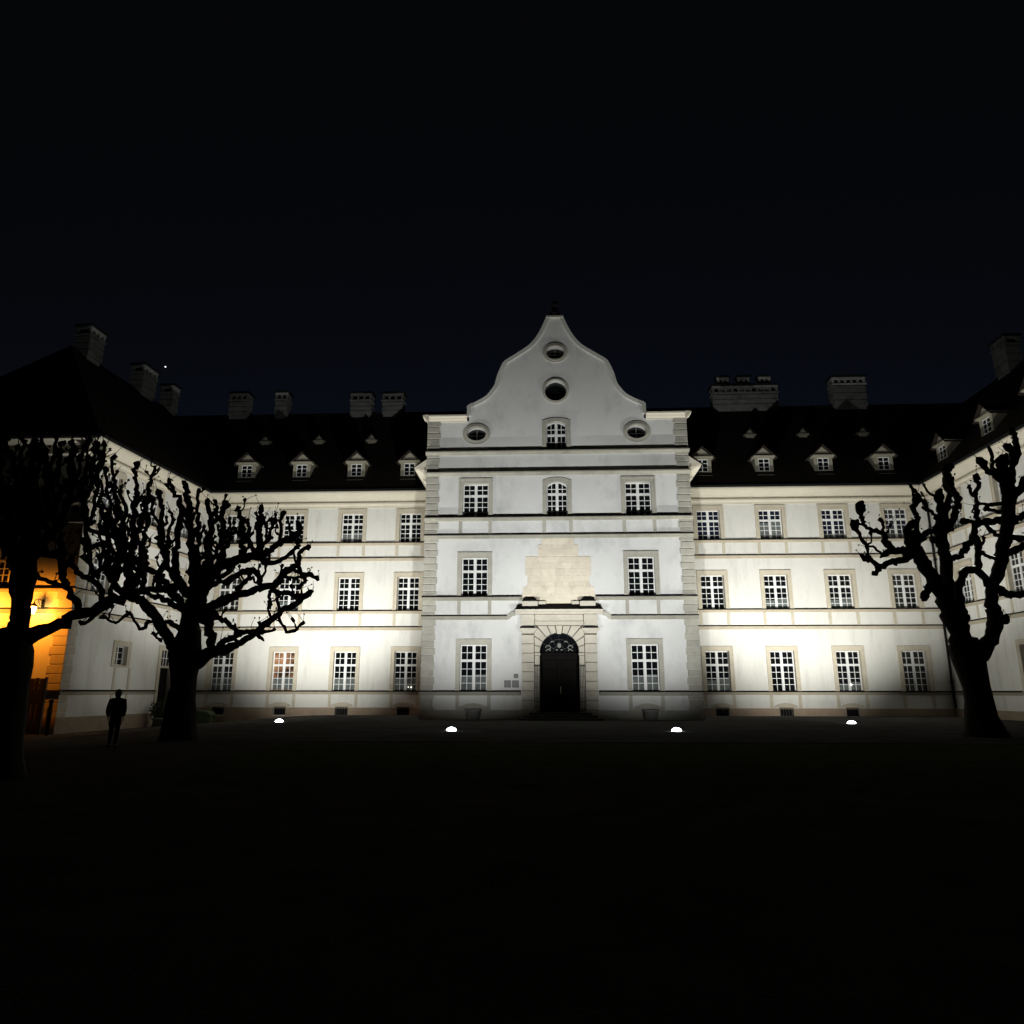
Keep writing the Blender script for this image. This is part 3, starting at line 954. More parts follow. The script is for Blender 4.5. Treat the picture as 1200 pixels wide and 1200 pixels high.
# ---- dormers
def roof_y(z): return EY + (z - EZ) * (RY - EY) / (RZ - EZ)
def roof_zz(y): return EZ + (y - EY) * (RZ - EZ) / (RY - EY)
slope = (RZ - EZ) / (RY - EY)
def dormer_meshes(W_, Hh, G, ov, win):
    """local: x across, y into the roof, z up from the foot of the front wall; the roof rises with 'slope'"""
    h = W_ / 2
    dp = Hh / slope
    bm = bmesh.new()
    # front wall with gable
    fw_ = plate([(-h, -.25), (h, -.25), (h, Hh), (0, Hh + G * .92), (-h, Hh)], [rect(-win[0] / 2, win[0] / 2, win[1], win[2])] if win else [], 0, .08)
    bm.from_mesh(fw_)
    for e in (-1, 1):
        prism(bm, [(.08, -.25), (dp + .5, Hh + .3), (.08, Hh)] if False else [(.081, -.2), (.081, Hh), (dp, Hh)], 'x', *sorted((e * h, e * (h - .06))))
    body = done(bm)
    bm = bmesh.new()
    gd = (Hh + G) / slope + .2
    for e in (-1, 1):
        ex, ez = e * (h + ov), Hh - ov * G / h
        pts = [(0, Hh + G), (ex, ez), (ex, ez + .07), (0, Hh + G + .09)]
        prism(bm, pts, 'y', -ov * .9, gd)
    roof = done(bm)
    bm = bmesh.new()
    # boxed eaves and pediment base moulding, pale like the wall
    box(bm, -h - ov * .8, h + ov * .8, -ov * .7, -.001, Hh - .14, Hh - .06)
    for e in (-1, 1):
        box(bm, *sorted((e * (h + .001), e * (h + ov * .85))), -.02, dp * .9, Hh - .16, Hh - .10)
    eave = done(bm)
    frame_m = None
    if win:
        bm = bmesh.new()
        a, b, c = win
        g = plate(rect(-a / 2, a / 2, b, c), [rect(-a / 2 + .05, a / 2 - .05, b + .05, c - .05)], .03, .07)
        bm.from_mesh(g)
        box(bm, -.035, .035, .025, .07, b + .02, c - .02)
        for k in range(1, 3):
            z_ = b + (c - b) * k / 3
            box(bm, -a / 2 + .02, a / 2 - .02, .036, .066, z_ - .014, z_ + .014)
        frame_m = done(bm)
    return body, roof, eave, frame_m
dm = dormer_meshes(1.28, 1.22, .62, .28, (.80, .04, .98))
sm_ = dormer_meshes(.62, .34, .40, .22, None)
glassd = boxmesh(-.40, .40, .075, .079, .04, .98)
sill_d = boxmesh(-.60, .60, -.30, -.02, -.42, -.30, bevel=.02)
def place_dormer(F, ms, big=True):
    d = part('dormer', ms[0], DORM, F)
    link('dormer_roof', ms[1], ROOF, d)
    link('eaves', ms[2], DORM, d)
    if big:
        link('window_frame', ms[3], WOOD, d)
        link('glass', glassd, GLASS, d)
        link('sill', sill_d, DORM, d)
for x in (-21.85, -17.75, -13.70, -9.80, 11.30, 15.65, 19.80, 24.0):
    yy = roof_y(16.75)
    place_dormer(fr(x, yy, 0, 16.75), dm)
for x in (-22.0, -17.7, -13.52, 15.8, 19.8, 24.3):
    yy = roof_y(20.45)
    place_dormer(fr(x, yy, 0, 20.45), sm_, False)
for yy in (48.2, 43.1, 38.6, 34.1):
    place_dormer(fr(25.6 + (16.75 - EZ) * 8.3 / (RZ - EZ), yy - .2, -90, 16.75), dm)
# ---- chimneys
def chimney(x0, x1, zt, y0=56.5, y1=57.5, zb=23.4, rot=None):
    wd, dpth = x1 - x0, y1 - y0
    hx, hy = wd / 2, dpth / 2
    F = fr((x0 + x1) / 2, (y0 + y1) / 2, rot or 0)
    bm = bmesh.new()
    H = zt
    zo = H - .62
    nb = 3
    zs = lin(24.1, zo - .12, nb)
    box(bm, -hx + .09, hx - .09, -hy + .09, hy - .09, zb, zo - .121)
    for za, zc in zip(zs, zs[1:]):
        box(bm, -hx, hx, -hy, hy, za + .001, zc - .10)
    box(bm, -hx - .07, hx + .07, -hy - .07, hy + .07, zo - .119, zo)
    n = max(2, int(round(wd / .55)))
    pw = .17
    for k in range(n + 1):
        c = -hx + pw / 2 + (wd - pw) * k / n
        for e in (-1, 1):
            box(bm, c - pw / 2, c + pw / 2, *sorted((e * hy, e * (hy - .2))), zo + .001, H - .22)
    box(bm, -hx - .02, hx + .02, -hy - .02, hy + .02, H - .219, H - .08)
    ch = part('chimney', done(bm), CHIM, F)
    link('flue', boxmesh(-hx + .22, hx - .22, -hy + .22, hy - .22, zo + .002, H - .221), METAL, ch)
    link('chimney_cap', boxmesh(-hx - .12, hx + .12, -hy - .12, hy + .12, H - .079, H + .10, bevel=.03), METAL, ch)
    return ch
for a, b, t in ((-26.6, -25.0, 26.2), (-22.65, -21.6, 26.2), (-16.2, -14.45, 26.0), (-13.5, -11.75, 25.95), (23.65, 26.3, 26.7)):
    chimney(a, b, t)
chimney(13.9, 19.2, 26.1)
for a, t in ((14.4, 26.95), (16.1, 26.95), (17.8, 26.95)):
    chimney(a, a + .95, t, 56.7, 57.3, 26.0)
for y0, ln_ in ((45.0, 1.5), (51.3, 1.7), (54.9, .9)):
    s = y0 - 38
    p = lwp(s, -6.9, 0)
    chimney(p[0] - ln_ / 2, p[0] + ln_ / 2, 26.3, p[1] - .55, p[1] + .55, 23.4, LW_ANG)
chimney(33.9 - .8, 33.9 + .8, 26.7, 50.0, 51.1, 23.4, 90)

# ------------------------------------------------------------------ floodlights
def floodlight(px, az, kind, tint, label):
    g_ = on_ground(*px)
    k_ = 38.25 / g_.y if kind == 'wing' else .98
    x, y = g_.x * k_, g_.y * k_
    root = tag(empty('floodlight', (x, y, ground_z(x, y)), math.radians(-az)), label, 'floodlight', 'floodlights in front of the palace')
    link('housing', lathe([(.33, -.15), (.34, .015), (.30, .035), (.27, .04)], 20), LAMPBODY, root)
    bm = bmesh.new()
    for k in range(6):
        a = math.pi * 2 * k / 6
        cx, cy = .30 * math.cos(a), .30 * math.sin(a)
        box(bm, cx - .02, cx + .02, cy - .02, cy + .02, .02, .055)
    link('clamp', done(bm), LAMPBODY, root)
    prof = [(.20 * math.cos(t), .041 + .13 * math.sin(t)) for t in [k * math.pi / 2 / 6 for k in range(6)]] + [(.02, .172)]
    link('lens', lathe(prof, 20), FLOODLENS, root)
    for watts, elev, half, blend, turn in BEAMS[kind]:
        L = bpy.data.lights.new('flood_beam', 'SPOT')
        L.energy = watts
        L.color = tint
        L.spot_size = math.radians(half * 2)
        L.spot_blend = blend
        L.shadow_soft_size = .12
        lo = bpy.data.objects.new('flood_beam', L)
        col.objects.link(lo)
        lo.parent = root
        lo.location = (0, .0, .30)
        lo.rotation_euler = (math.radians(90 + elev), 0, math.radians(-turn if az > 0 else turn))
FLAB = ['round ground floodlight beaming white onto the facade between the pavilion and the left wing',
        'glowing floodlight on the ground in front of the pavilion window left of the portal',
        'glowing floodlight on the ground in front of the pavilion window right of the portal',
        'round ground floodlight beaming white onto the facade between the pavilion and the right wing']
for f, lab in zip(FLOODS, FLAB):
    floodlight(*f, lab)

# ------------------------------------------------------------------ lanterns on the end of the left wing
def lantern(x, z, label):
    root = tag(empty('wall_lantern', (x, 37.95, z)), label, 'lantern')
    bm = bmesh.new()
    tube2(bm, [(0, 0, .55), (0, -.30, .62), (0, -.62, .56), (0, -.68, .42)], .022)
    tube2(bm, [(0, 0, .20), (0, -.25, .34), (0, -.40, .60)], .016)
    box(bm, -.07, .07, -.03, .02, .1, .65)
    link('bracket', done(bm), IRON, root)
    fm_ = Matrix.Translation((0, -.68, 0))
    g = bpy.data.objects.new('lantern_glass', lathe([(.10, -.20), (.17, .18)], 6)); col.objects.link(g)
    g.data.materials.append(LANTGLASS); g.parent = root; g.location = (0, -.68, 0)
    r_ = bpy.data.objects.new('lantern_roof', lathe([(.24, .19), (.22, .22), (.10, .34), (.04, .36), (.03, .43)], 6)); col.objects.link(r_)
    r_.data.materials.append(IRON); r_.parent = root; r_.location = (0, -.68, 0)
    b_ = bpy.data.objects.new('lantern_base', lathe([(.03, -.28), (.06, -.25), (.11, -.205)], 6)); col.objects.link(b_)
    b_.data.materials.append(IRON); b_.parent = root; b_.location = (0, -.68, 0)
    bm = bmesh.new()
    for k in range(6):
        a = math.pi * 2 * k / 6
        tube2(bm, [(.105 * math.cos(a), .105 * math.sin(a), -.20), (.175 * math.cos(a), .175 * math.sin(a), .19)], .009, 4)
    c_ = bpy.data.objects.new('lantern_cage', done(bm)); col.objects.link(c_)
    c_.data.materials.append(IRON); c_.parent = root; c_.location = (0, -.68, 0)
    L = bpy.data.lights.new('lantern_light', 'SPOT')        # the lantern's tin roof keeps its light low
    L.spot_size = math.radians(170)
    L.spot_blend = .55
    L.energy = LANTERN_W
    L.color = (1.0, 0.28, 0.014)
    L.shadow_soft_size = .10
    lo = bpy.data.objects.new('lantern_light', L)
    col.objects.link(lo)
    lo.parent = root
    lo.location = (0, -1.25, -.02)
    lo.rotation_euler = (math.radians(90 - 16), 0, 0)
lantern(-26.98, 5.70, 'lit orange wall lantern nearest the corner quoins of the left wing')
lantern(-30.1, 5.75, 'lit orange wall lantern farther from the corner quoins on the left wing end')

# gate and post beside the corner
gate = tag(empty('board_gate', (-27.6, 37.45, -.6)), 'dark wooden board gate under the orange lantern at the corner of the left wing', 'gate')
for k in range(14):
    x = 1.72 - .26 * k
    link('board', boxmesh(x - .24, x, -.03, .0, .08, 2.82 - (.0 if k % 2 else .03), bevel=.006), GATEM, gate)
for zc in (.5, 1.5, 2.4):
    link('rail', boxmesh(-1.9, 1.72, .001, .06, zc, zc + .12), GATEM, gate)
for x in (1.75, -1.98):
    link('gate_post', boxmesh(x, x + .10, -.06, .06, 0, 2.86), IRON, gate)
bol = tag(empty('bollard', (-24.72, 36.5, ground_z(-24.7, 36.5))), 'slim dark bollard with a pale stripe beside the board gate', 'bollard')
link('post', lathe([(.09, 0), (.09, 1.62), (.11, 1.64), (.11, 1.72), (.05, 1.78)], 12), IRON, bol)
link('stripe', boxmesh(-.10, -.02, -.105, -.06, .3, 1.35), WHITEP, bol)

# ------------------------------------------------------------------ small things along the walls
def plaque(s, z, wd, h, label, txt=0):
    root = tag(link('wall_plaque', boxmesh(-wd / 2, wd / 2, -.025, 0, -h / 2, h / 2, bevel=.006), SLATE, None, FB @ Matrix.Translation((s, -.003, z))), label, 'plaque')
    bm = bmesh.new()
    for k in range(4):
        for e in (-1, 1):
            pass
    box(bm, -wd / 2 - .015, wd / 2 + .015, -.018, -.001, -h / 2 - .015, h / 2 + .015)
    link('frame', done(bm), METAL, root)
plaque(-2.98, 1.98, .34, .36, 'square grey plaque on the pavilion wall nearer the window left of the portal')
plaque(-2.53, 1.98, .34, .36, 'square grey plaque directly beside the left pilaster of the portal')
plaque(-2.50, 2.42, .22, .20, 'small dark plate above the two square plaques beside the portal')

for s, lab in ((-4.95, 'round grey concrete tub under the pavilion window left of the portal'), (4.95, 'round grey concrete tub under the pavilion window right of the portal')):
    root = tag(empty('planter', (AX + s + .05, 42.05, 0)), lab, 'planter')
    link('tub', lathe([(.30, 0), (.36, .05), (.42, .5), (.46, .52), (.46, .60), (.40, .60), (.39, .54)], 20), TUB, root)
    link('soil', lathe([(.385, .50), (.385, .548), (.1, .56)], 16), BARK, root)

gb = tag(empty('grit_bin', (-22.95, 49.15, ground_z(-22.95, 49.1))), 'pale green bin with a sloping lid against the wall beside the left wing', 'bin')
link('bin_body', prismmesh([(-.85, 0), (.75, 0), (.85, .55), (-.9, .55)], 'y', -.4, .4, bevel=.03), GREENBOX, gb)
link('bin_lid', prismmesh([(-.95, .551), (.90, .551), (.62, .82), (-.75, .90), (-.95, .80)], 'y', -.46, .46, bevel=.03), GREENBOX, gb)

# evergreen shrub in a tub by the side door of the left wing
sp_ = c0 + lt * 8.0 + ln * .75
sh = tag(empty('potted_shrub', (sp_.x, sp_.y, ground_z(sp_.x, sp_.y))), 'dark rounded shrub in a tub beside the side door of the left wing', 'shrub')
link('pot', lathe([(.26, 0), (.34, .45), (.38, .46), (.38, .54), (.32, .54)], 16), TUB, sh)
bm = bmesh.new()
rs = random.Random(3)
for k in range(900):
    v = Vector((rs.gauss(0, 1), rs.gauss(0, 1), rs.gauss(0, 1))).normalized() * (.62 * rs.uniform(.45, 1.05) * (1 + .2 * noise.noise(Vector((k * .13, 0, 0)))))
    p = v + Vector((0, 0, 1.0))
    p.z = max(p.z, .5)
    a = Vector((rs.uniform(-1, 1), rs.uniform(-1, 1), rs.uniform(-1, 1))).normalized() * .06
    b = a.orthogonal().normalized() * .03
    bm.faces.new([bm.verts.new(q) for q in (p - a, p + b, p + a, p - b)])
link('foliage', done(bm), LEAF, sh)

# small glowing spots set in front of the panes of two ground-floor windows
for x, z_, r_, lab in ((-9.32, 1.85, .035, 'tiny glowing spot at the foot of the ground-floor window beside the pavilion, inner one'), (-9.12, 1.84, .045, 'tiny glowing spot at the foot of the ground-floor window beside the pavilion, outer one'), (20.05, 2.02, .06, 'small glowing spot low in the ground-floor window behind the right floodlight')):
    b_ = tag(link('window_spot', lathe([(r_ * .4, -r_), (r_, -r_ * .3), (r_, r_ * .4), (r_ * .3, r_)], 10), GLOWSPOT), lab, 'glowing_spot')
    b_.location = (x, 50 + RECESS - .02, z_)

# bright star over the left wing
d = ray(194, 428.5)
st = tag(link('star', lathe([(.1, -1.0), (.9, -.5), (1.0, 0), (.9, .5), (.1, 1.0)], 10), STAR), 'bright star in the night sky above the left wing chimneys', 'star')
st.location = d * 900

# ------------------------------------------------------------------ pollarded trees
def resample(P, step):
    """P: list of (Vector, radius) -> denser list"""
    Q = catmull([(p.x, p.y, p.z, r) for p, r in P], 6)
    out_ = [Q[0]]
    for q in Q[1:]:
        if (Vector(q[:3]) - Vector(out_[-1][:3])).length >= step or q is Q[-1]:
            out_.append(q)
    return [(Vector(q[:3]), max(q[3], .006)) for q in out_]

def limb(bm, P, rnd, rough=.13, n=8, step=None, jit=.75):
    rmin = min(r for _, r in P)
    step = step or max(.07, rmin * .9)
    Q = resample(P, step)
    ph = rnd.uniform(0, 100)
    Q2 = []
    for i, (p, r) in enumerate(Q):
        if 0 < i < len(Q) - 1 and jit:
            k = min(r, .085) * jit * (1.0 if r < .14 else .7)
            o = p * (1.1 / max(r, .07)) * .45
            p = p + Vector((noise.noise(o + Vector((ph, 0, 0))), noise.noise(o + Vector((0, ph, 7))), noise.noise(o + Vector((3, 0, ph))))) * k * 1.9
            r = r * (1 + ((.22 if r < .14 else .05) if noise.noise(o * .8 + Vector((ph, ph, 0))) > .28 else 0))
        Q2.append((p, r))
    Q = Q2
    prev = None
    rings = []
    for i, (p, r) in enumerate(Q):
        t = (Q[min(i + 1, len(Q) - 1)][0] - Q[max(i - 1, 0)][0])
        if t.length < 1e-6: t = Vector((0, 0, 1))
        t.normalize()
        a = t.orthogonal().normalized() if prev is None else (prev - t * prev.dot(t)).normalized()
        prev = a
        b = t.cross(a)
        ring = []
        for k in range(n):
            an = 2 * math.pi * k / n
            dv = a * math.cos(an) + b * math.sin(an)
            q = p + dv * r
            s = 1 + rough * 2.0 * noise.noise(q * (2.2 / max(r, .05) * .35) + Vector((ph, 0, 0))) + rough * .9 * noise.noise(q * (5 / max(r, .05) * .3) + Vector((0, ph, 0)))
            ring.append(bm.verts.new(p + dv * r * s))
        rings.append(ring)
    for A, B in zip(rings, rings[1:]):
        for k in range(n):
            bm.faces.new((A[k], A[(k + 1) % n], B[(k + 1) % n], B[k]))
    bm.faces.new(rings[0][::-1])
    tip = bm.verts.new(Q[-1][0] + (Q[-1][0] - Q[-2][0]).normalized() * Q[-1][1] * .5)
    for k in range(n):
        bm.faces.new((rings[-1][k], rings[-1][(k + 1) % n], tip))
    return Q

class Tree:
    def __init__(self, name, label, base_px, Y, seed, spurs=0.0):
        self.rnd = random.Random(seed)
        self.base = on_ground(*base_px)
        self.Y = self.base.y
        self.root = tag(empty(name, self.base), label, 'tree', 'pollarded trees in the court')
        self.spurs = spurs
        self.thin = .97 if spurs < .02 else .86
        self.hist = []            # (px, py, Y)
        self.bm = None
        self.k = FPX / self.Y / math.cos(PITCH) * 1.0
    def near(self, x, y):
        if not self.hist: return self.Y
        return min(self.hist, key=lambda h: (h[0] - x) ** 2 + (h[1] - y) ** 2)[2]
    def add(self, poly, drift=None, knob=True, twigs=2, rough=.16, spur=None):
        """poly: (px, py, width px); depth starts at the nearest earlier limb and drifts"""
        r = self.rnd
        y0 = self.near(poly[0][0], poly[0][1])
        L = sum(math.hypot(a[0] - b[0], a[1] - b[1]) for a, b in zip(poly, poly[1:]))
        if drift is None:
            drift = r.uniform(-.55, .55) * L / self.k
        P = []
        acc = 0
        for i, (x, y, wd) in enumerate(poly):
            if i: acc += math.hypot(x - poly[i - 1][0], y - poly[i - 1][1])
            Y = y0 + drift * (acc / max(L, 1e-6))
            p = at_depth(x, y, Y)
            dist = (p - Vector((0, 0, EYE))).dot(CF)
            rad = wd / 2 * dist / FPX * (self.thin if knob else .97)
            P.append((p - self.base, rad))
            self.hist.append((x, y, Y))
            if i:
                xp, yp, _ = poly[i - 1]
                for s in (.25, .5, .75):
                    Yp = y0 + drift * ((acc - (1 - s) * math.hypot(x - xp, y - yp)) / max(L, 1e-6))
                    self.hist.append((xp + (x - xp) * s, yp + (y - yp) * s, Yp))
        n = 10 if max(q[1] for q in P) > .15 else 8
        if knob:
            p, rad = P[-1]
            dv = (P[-1][0] - P[-2][0]).normalized()
            kr = max(rad * 1.25, .07)
            P[-1] = (p - dv * kr * .6, rad * .95)
            P += [(p, kr), (p + dv * kr * .9, kr * .9), (p + dv * kr * 1.5, kr * .35)]
        Q = limb(self.bm, P, r, rough, n, jit=0 if not knob else .75)
        for _ in range(twigs):
            j = r.randrange(max(1, len(Q) // 2), len(Q)) if r.random() < .5 else len(Q) - 2
            self.twig(Q[j][0], Q[j][1])
        ns = self.spurs if spur is None else spur
        if ns and knob:
            for _ in range(int(L * ns + r.random())):
                i = r.randrange(0, len(poly) - 1)
                f = r.random()
                a, b = poly[i], poly[i + 1]
                ax, ay, aw = (a[q] + (b[q] - a[q]) * f for q in range(3))
                if aw > 13: continue
                dx, dy = b[0] - a[0], b[1] - a[1]
                l = math.hypot(dx, dy) or 1
                e = r.choice((-1, 1))
                nx, ny = -dy / l * e, dx / l * e
                ny -= .5
                S = r.uniform(4, 12)
                w_ = max(2.2, aw * r.uniform(.35, .6))
                self.add([(ax, ay, w_ * 1.2), (ax + nx * S * .55 + r.uniform(-1, 1), ay + ny * S * .5, w_), (ax + nx * S * .7 + r.uniform(-2, 2), ay + ny * S - S * .35, w_ * .85)], twigs=2, spur=0)
    def twig(self, p, rad):
        r = self.rnd
        d = Vector((r.uniform(-1, 1), r.uniform(-.8, .8), r.uniform(.1, 1.3))).normalized()
        L = r.uniform(.12, .42)
        c = Vector((r.uniform(-.3, .3), r.uniform(-.3, .3), r.uniform(0, .4)))
        pts = [p + d * (L * t) + c * (L * t * t) for t in (0, .35, .7, 1.0)]
        tube2(self.bm, pts, [.013, .010, .008, .006], 4)
        if r.random() < .7:
            q = pts[-1]
            tube2(self.bm, [q - d * .02, q + d * .015, q + d * .05], [.010, .034, .006], 5)
    def begin(self):
        self.bm = bmesh.new()
    def end(self, name):
        me = done(self.bm, smoothed=True)
        self.bm = None
        return link(name, me, BARK, self.root)
    def group(self, polys, name='branch', drift=None, **kw):
        self.begin()
        for i, p in enumerate(polys):
            self.add(p, drift if i == 0 else None, **kw)
        self.end(name)
    def shoot(self, x0, y0, tx, ty, w0, w1, side=2):
        """one pollard shoot: crooked, knotted, with short side spurs"""
        r = self.rnd
        n = max(5, int(math.hypot(tx - x0, ty - y0) / 11))
        poly = []
        amp = 6.0
        w0, w1 = w0 * .8, w1 * .72
        sx = 0
        for i in range(n + 1):
            t = i / n
            te = t ** 1.25
            sx = (sx + r.uniform(-amp, amp)) * .6
            j = 0 if i in (0, n) else 1
            bulge = 1.0 + (r.uniform(.1, .5) if r.random() < .3 else 0)
            poly.append((x0 + (tx - x0) * (t * .55 + te * .45 if abs(tx - x0) > 20 else t) + sx * j, y0 + (ty - y0) * t + r.uniform(-2, 2) * j, (w0 + (w1 - w0) * t) * bulge))
        self.add(poly, twigs=3)
        for _ in range(side):
            i = r.randrange(1, n)
            a = poly[i]
            e = r.choice((-1, 1))
            L = r.uniform(7, 17)
            q = [(a[0], a[1], a[2] * .7), (a[0] + e * L * .5, a[1] - L * .25, a[2] * .55), (a[0] + e * L * .62, a[1] - L * r.uniform(.6, 1.2), max(2.6, a[2] * .55))]
            self.add(q, twigs=2, spur=0)

# ---- tree in front of the right wing
t = Tree('pollarded_tree', 'pollarded tree with a forked trunk and knobbly fists before the right wing', (1154, 864), None, 4, .012)
t.begin()
t.add([(1156, 872, 62), (1154, 858, 46), (1150, 835, 35), (1144, 805, 31), (1138, 782, 34), (1134, 766, 38), (1128, 752, 34)], drift=0, knob=False, twigs=0, rough=.06)
t.end('trunk')
t.group([
    [(1136, 772, 30), (1124, 742, 25), (1112, 714, 21), (1096, 684, 17), (1082, 659, 15), (1072, 643, 13), (1060, 646, 8.5), (1042, 647, 6.5), (1034, 652, 4)],
    [(1049, 646, 8), (1039, 635, 8), (1034, 625, 6.5), (1020, 621, 5), (1013.5, 616, 5), (1009, 604, 5), (1008.5, 597, 9.5)],
    [(1035, 629, 4), (1034.6, 618, 3.6), (1032, 611, 4.5)],
    [(1070, 650, 9), (1056, 656, 8), (1044, 658, 6.5), (1031, 664, 7), (1025, 671, 5)],
    [(1030, 664, 6), (1020, 656, 5.5), (1015, 654, 7)],
    [(1017, 655, 3.6), (1017, 644, 3.2), (1014, 637, 4.2), (1006, 625, 4.2), (1001, 616, 8)],
    [(1034, 651, 3), (1030, 646, 3), (1024, 641, 3), (1017, 640, 3)],
    [(1067, 642, 10), (1065, 621, 9), (1068, 615, 7)],
    [(1075, 640, 8), (1076, 623, 6.5), (1075, 609, 6.5), (1071.5, 596, 6), (1073, 586, 9)],
    [(1073, 586, 4), (1069.6, 574, 3.2), (1067, 570, 3)],
    [(1074, 638, 9), (1084, 626, 7.5), (1098, 619, 8)],
    [(1094, 684, 11), (1088, 690, 10), (1084, 697, 8)]], drift=-1.2)
t.group([
    [(1128, 728, 20), (1119, 702, 14), (1110, 674, 13), (1109, 656, 14), (1104, 639, 13), (1102, 623, 13), (1104, 604, 12), (1102, 588, 8), (1101, 579, 7)],
    [(1104, 622, 9), (1112, 619, 9), (1119.5, 602, 8.5), (1123, 588, 7), (1116, 575, 7), (1111, 563, 9), (1109, 551, 9)],
    [(1107, 608, 8), (1110, 594, 8), (1113, 580, 6.5), (1109, 564, 8), (1112, 548, 6)],
    [(1103, 612, 5), (1095, 604, 4.5), (1084.5, 593, 4), (1078, 583, 4), (1070.5, 575, 4)],
    [(1100, 590, 4), (1090, 579, 3), (1083, 569, 2.6)],
    [(1112, 656, 8), (1123, 651, 6.5), (1133, 641, 8), (1140, 629, 6.5)],
    [(1101, 640, 7), (1095, 633, 6)]], drift=1.4)
t.group([
    [(1127, 714, 12), (1123, 692, 10), (1128, 675, 9), (1138, 666, 9), (1147, 670, 8.5), (1156, 680, 8), (1161, 686, 8)],
    [(1146, 668, 7.5), (1145, 655, 6.5), (1145, 646, 6.5), (1146, 635, 9), (1141, 623, 7.5), (1144, 612, 6.5), (1146, 598, 5.5), (1143, 581, 4.5), (1146, 567, 5.5), (1146, 561, 6.5)],
    [(1143, 582, 4), (1139, 577, 4), (1137, 572, 4)],
    [(1147, 640, 6), (1151, 647, 4.5), (1158, 653, 4.2), (1168, 655, 4)],
    [(1144, 614, 5), (1138, 611, 5), (1132, 610, 6)]], drift=-.6)
t.group([
    [(1143, 770, 24), (1153, 762, 20), (1162, 746, 17), (1167, 727, 17), (1162, 704, 14), (1162, 686, 14), (1170, 669, 15), (1174, 655, 15), (1175.5, 639, 13), (1179, 622, 13), (1181, 604, 14), (1182, 586, 15), (1181, 569, 14), (1176, 553, 13), (1174, 543, 11)],
    [(1170, 728, 10), (1176, 726, 9)],
    [(1168, 690, 10), (1182, 695, 9), (1200, 698, 8), (1222, 690, 8), (1240, 672, 7)],
    [(1178, 590, 5), (1165, 590.5, 4.5), (1147, 590.5, 4)],
    [(1178, 563, 8), (1168, 559, 7), (1158, 551, 7), (1150, 542, 8)],
    [(1174, 556, 6), (1165, 549, 5), (1163, 535, 4.2), (1160, 526, 4.2)],
    [(1182, 575, 9), (1187, 551, 7), (1188, 535, 8), (1183, 526, 8)],
    [(1187, 545, 7), (1193, 530, 7), (1191, 516, 7), (1188, 507, 6)],
    [(1178, 632, 8), (1186, 630, 7), (1203, 631, 7), (1220, 618, 7)],
    [(1177, 650, 8), (1190, 644, 8), (1203, 639, 7.5), (1230, 622, 7)],
    [(1182, 588, 10), (1191, 578, 9), (1202, 562, 9), (1212, 540, 8), (1216, 520, 7)],
    [(1177, 628, 6), (1167, 626, 5.5), (1158, 618, 5), (1155, 612, 5)],
    [(1180, 609, 10), (1168, 610, 9), (1157, 611, 9), (1146, 614, 6)],
    [(1180, 600, 6), (1168, 600, 5), (1158, 596, 5)],
    [(1184, 612, 8), (1200, 603, 7), (1215, 585, 7)]], drift=.9)

# ---- middle tree of the left side
t = Tree('pollarded_tree', 'broad pollarded tree with a dense twiggy crown between the person and the pavilion', (209, 868), None, 9, .045)
t.begin()
t.add([(208, 876, 56), (209, 862, 44), (211, 835, 36), (214, 805, 31), (216, 788, 33), (217, 772, 40), (220, 755, 34), (223, 738, 26)], drift=0, knob=False, twigs=0, rough=.06)
t.end('trunk')
t.group([   # left arch
    [(212, 775, 22), (200, 753, 16), (188, 731, 14), (177, 714, 14), (165, 704, 13), (150, 698, 11), (138, 690, 9), (131, 678, 8), (128, 664, 7), (122, 650, 6)],
    [(216, 742, 8), (204, 731, 7), (196, 729, 6), (188, 728, 5)],
    [(187, 729, 5), (180, 727, 4), (172, 730, 5), (165, 737, 5), (157, 726, 3.6), (150, 718, 5), (141, 728, 4), (132, 729, 4), (123, 723, 4)],
    [(190, 738, 3), (183, 745, 3), (187, 750, 3)]], drift=-1.2)
t.group([   # right low arms
    [(228, 775, 24), (246, 766, 17), (264, 761, 14), (282, 752, 9.5), (300, 741, 9), (315, 728, 9), (332, 715, 8), (350, 705, 8), (361, 695, 7)],
    [(256, 757, 9), (262, 750, 8), (275, 746, 7), (292, 740, 6), (307, 740, 5), (320, 738, 4)],
    [(300, 743, 5), (307, 749, 4)],
    [(327, 722, 5), (331, 732, 4), (336, 740, 4.2), (345, 738, 4), (354, 730, 4.2)],
    [(250, 762, 11), (248, 745, 10), (246, 730, 10), (240, 715, 9)],
    [(240, 720, 9), (255, 722, 7.5), (267, 730, 6.5), (280, 739, 6)]], drift=-1.0)
t.group([   # right middle arms
    [(232, 728, 20), (245, 712, 15), (262, 704, 13), (280, 697, 10.5), (305, 691, 9.5), (320, 686, 10), (330, 676, 9.5), (340, 667, 9.5), (350, 660, 7), (352, 650, 5.5), (360, 642, 6)],
    [(342, 667, 5), (352, 672, 3.6), (362, 673, 6), (370, 677, 5.5)],
    [(334, 676, 5), (345, 677, 4.2), (357, 676, 4.2)],
    [(318, 690, 7), (329, 694, 6.5), (340, 697, 6.5), (354, 699, 6), (363, 694, 5.5)],
    [(316, 692, 5), (316, 702, 4.5), (317, 711, 4)],
    [(308, 690, 7), (304, 680, 7.5), (299, 671, 8), (292, 668, 9), (280, 674, 8), (268, 680, 9)],
    [(275, 690, 6), (284, 685, 6), (291, 680, 6), (295, 670, 6)],
    [(350, 662, 6), (356, 681, 5), (350, 688, 5)]], drift=1.0)
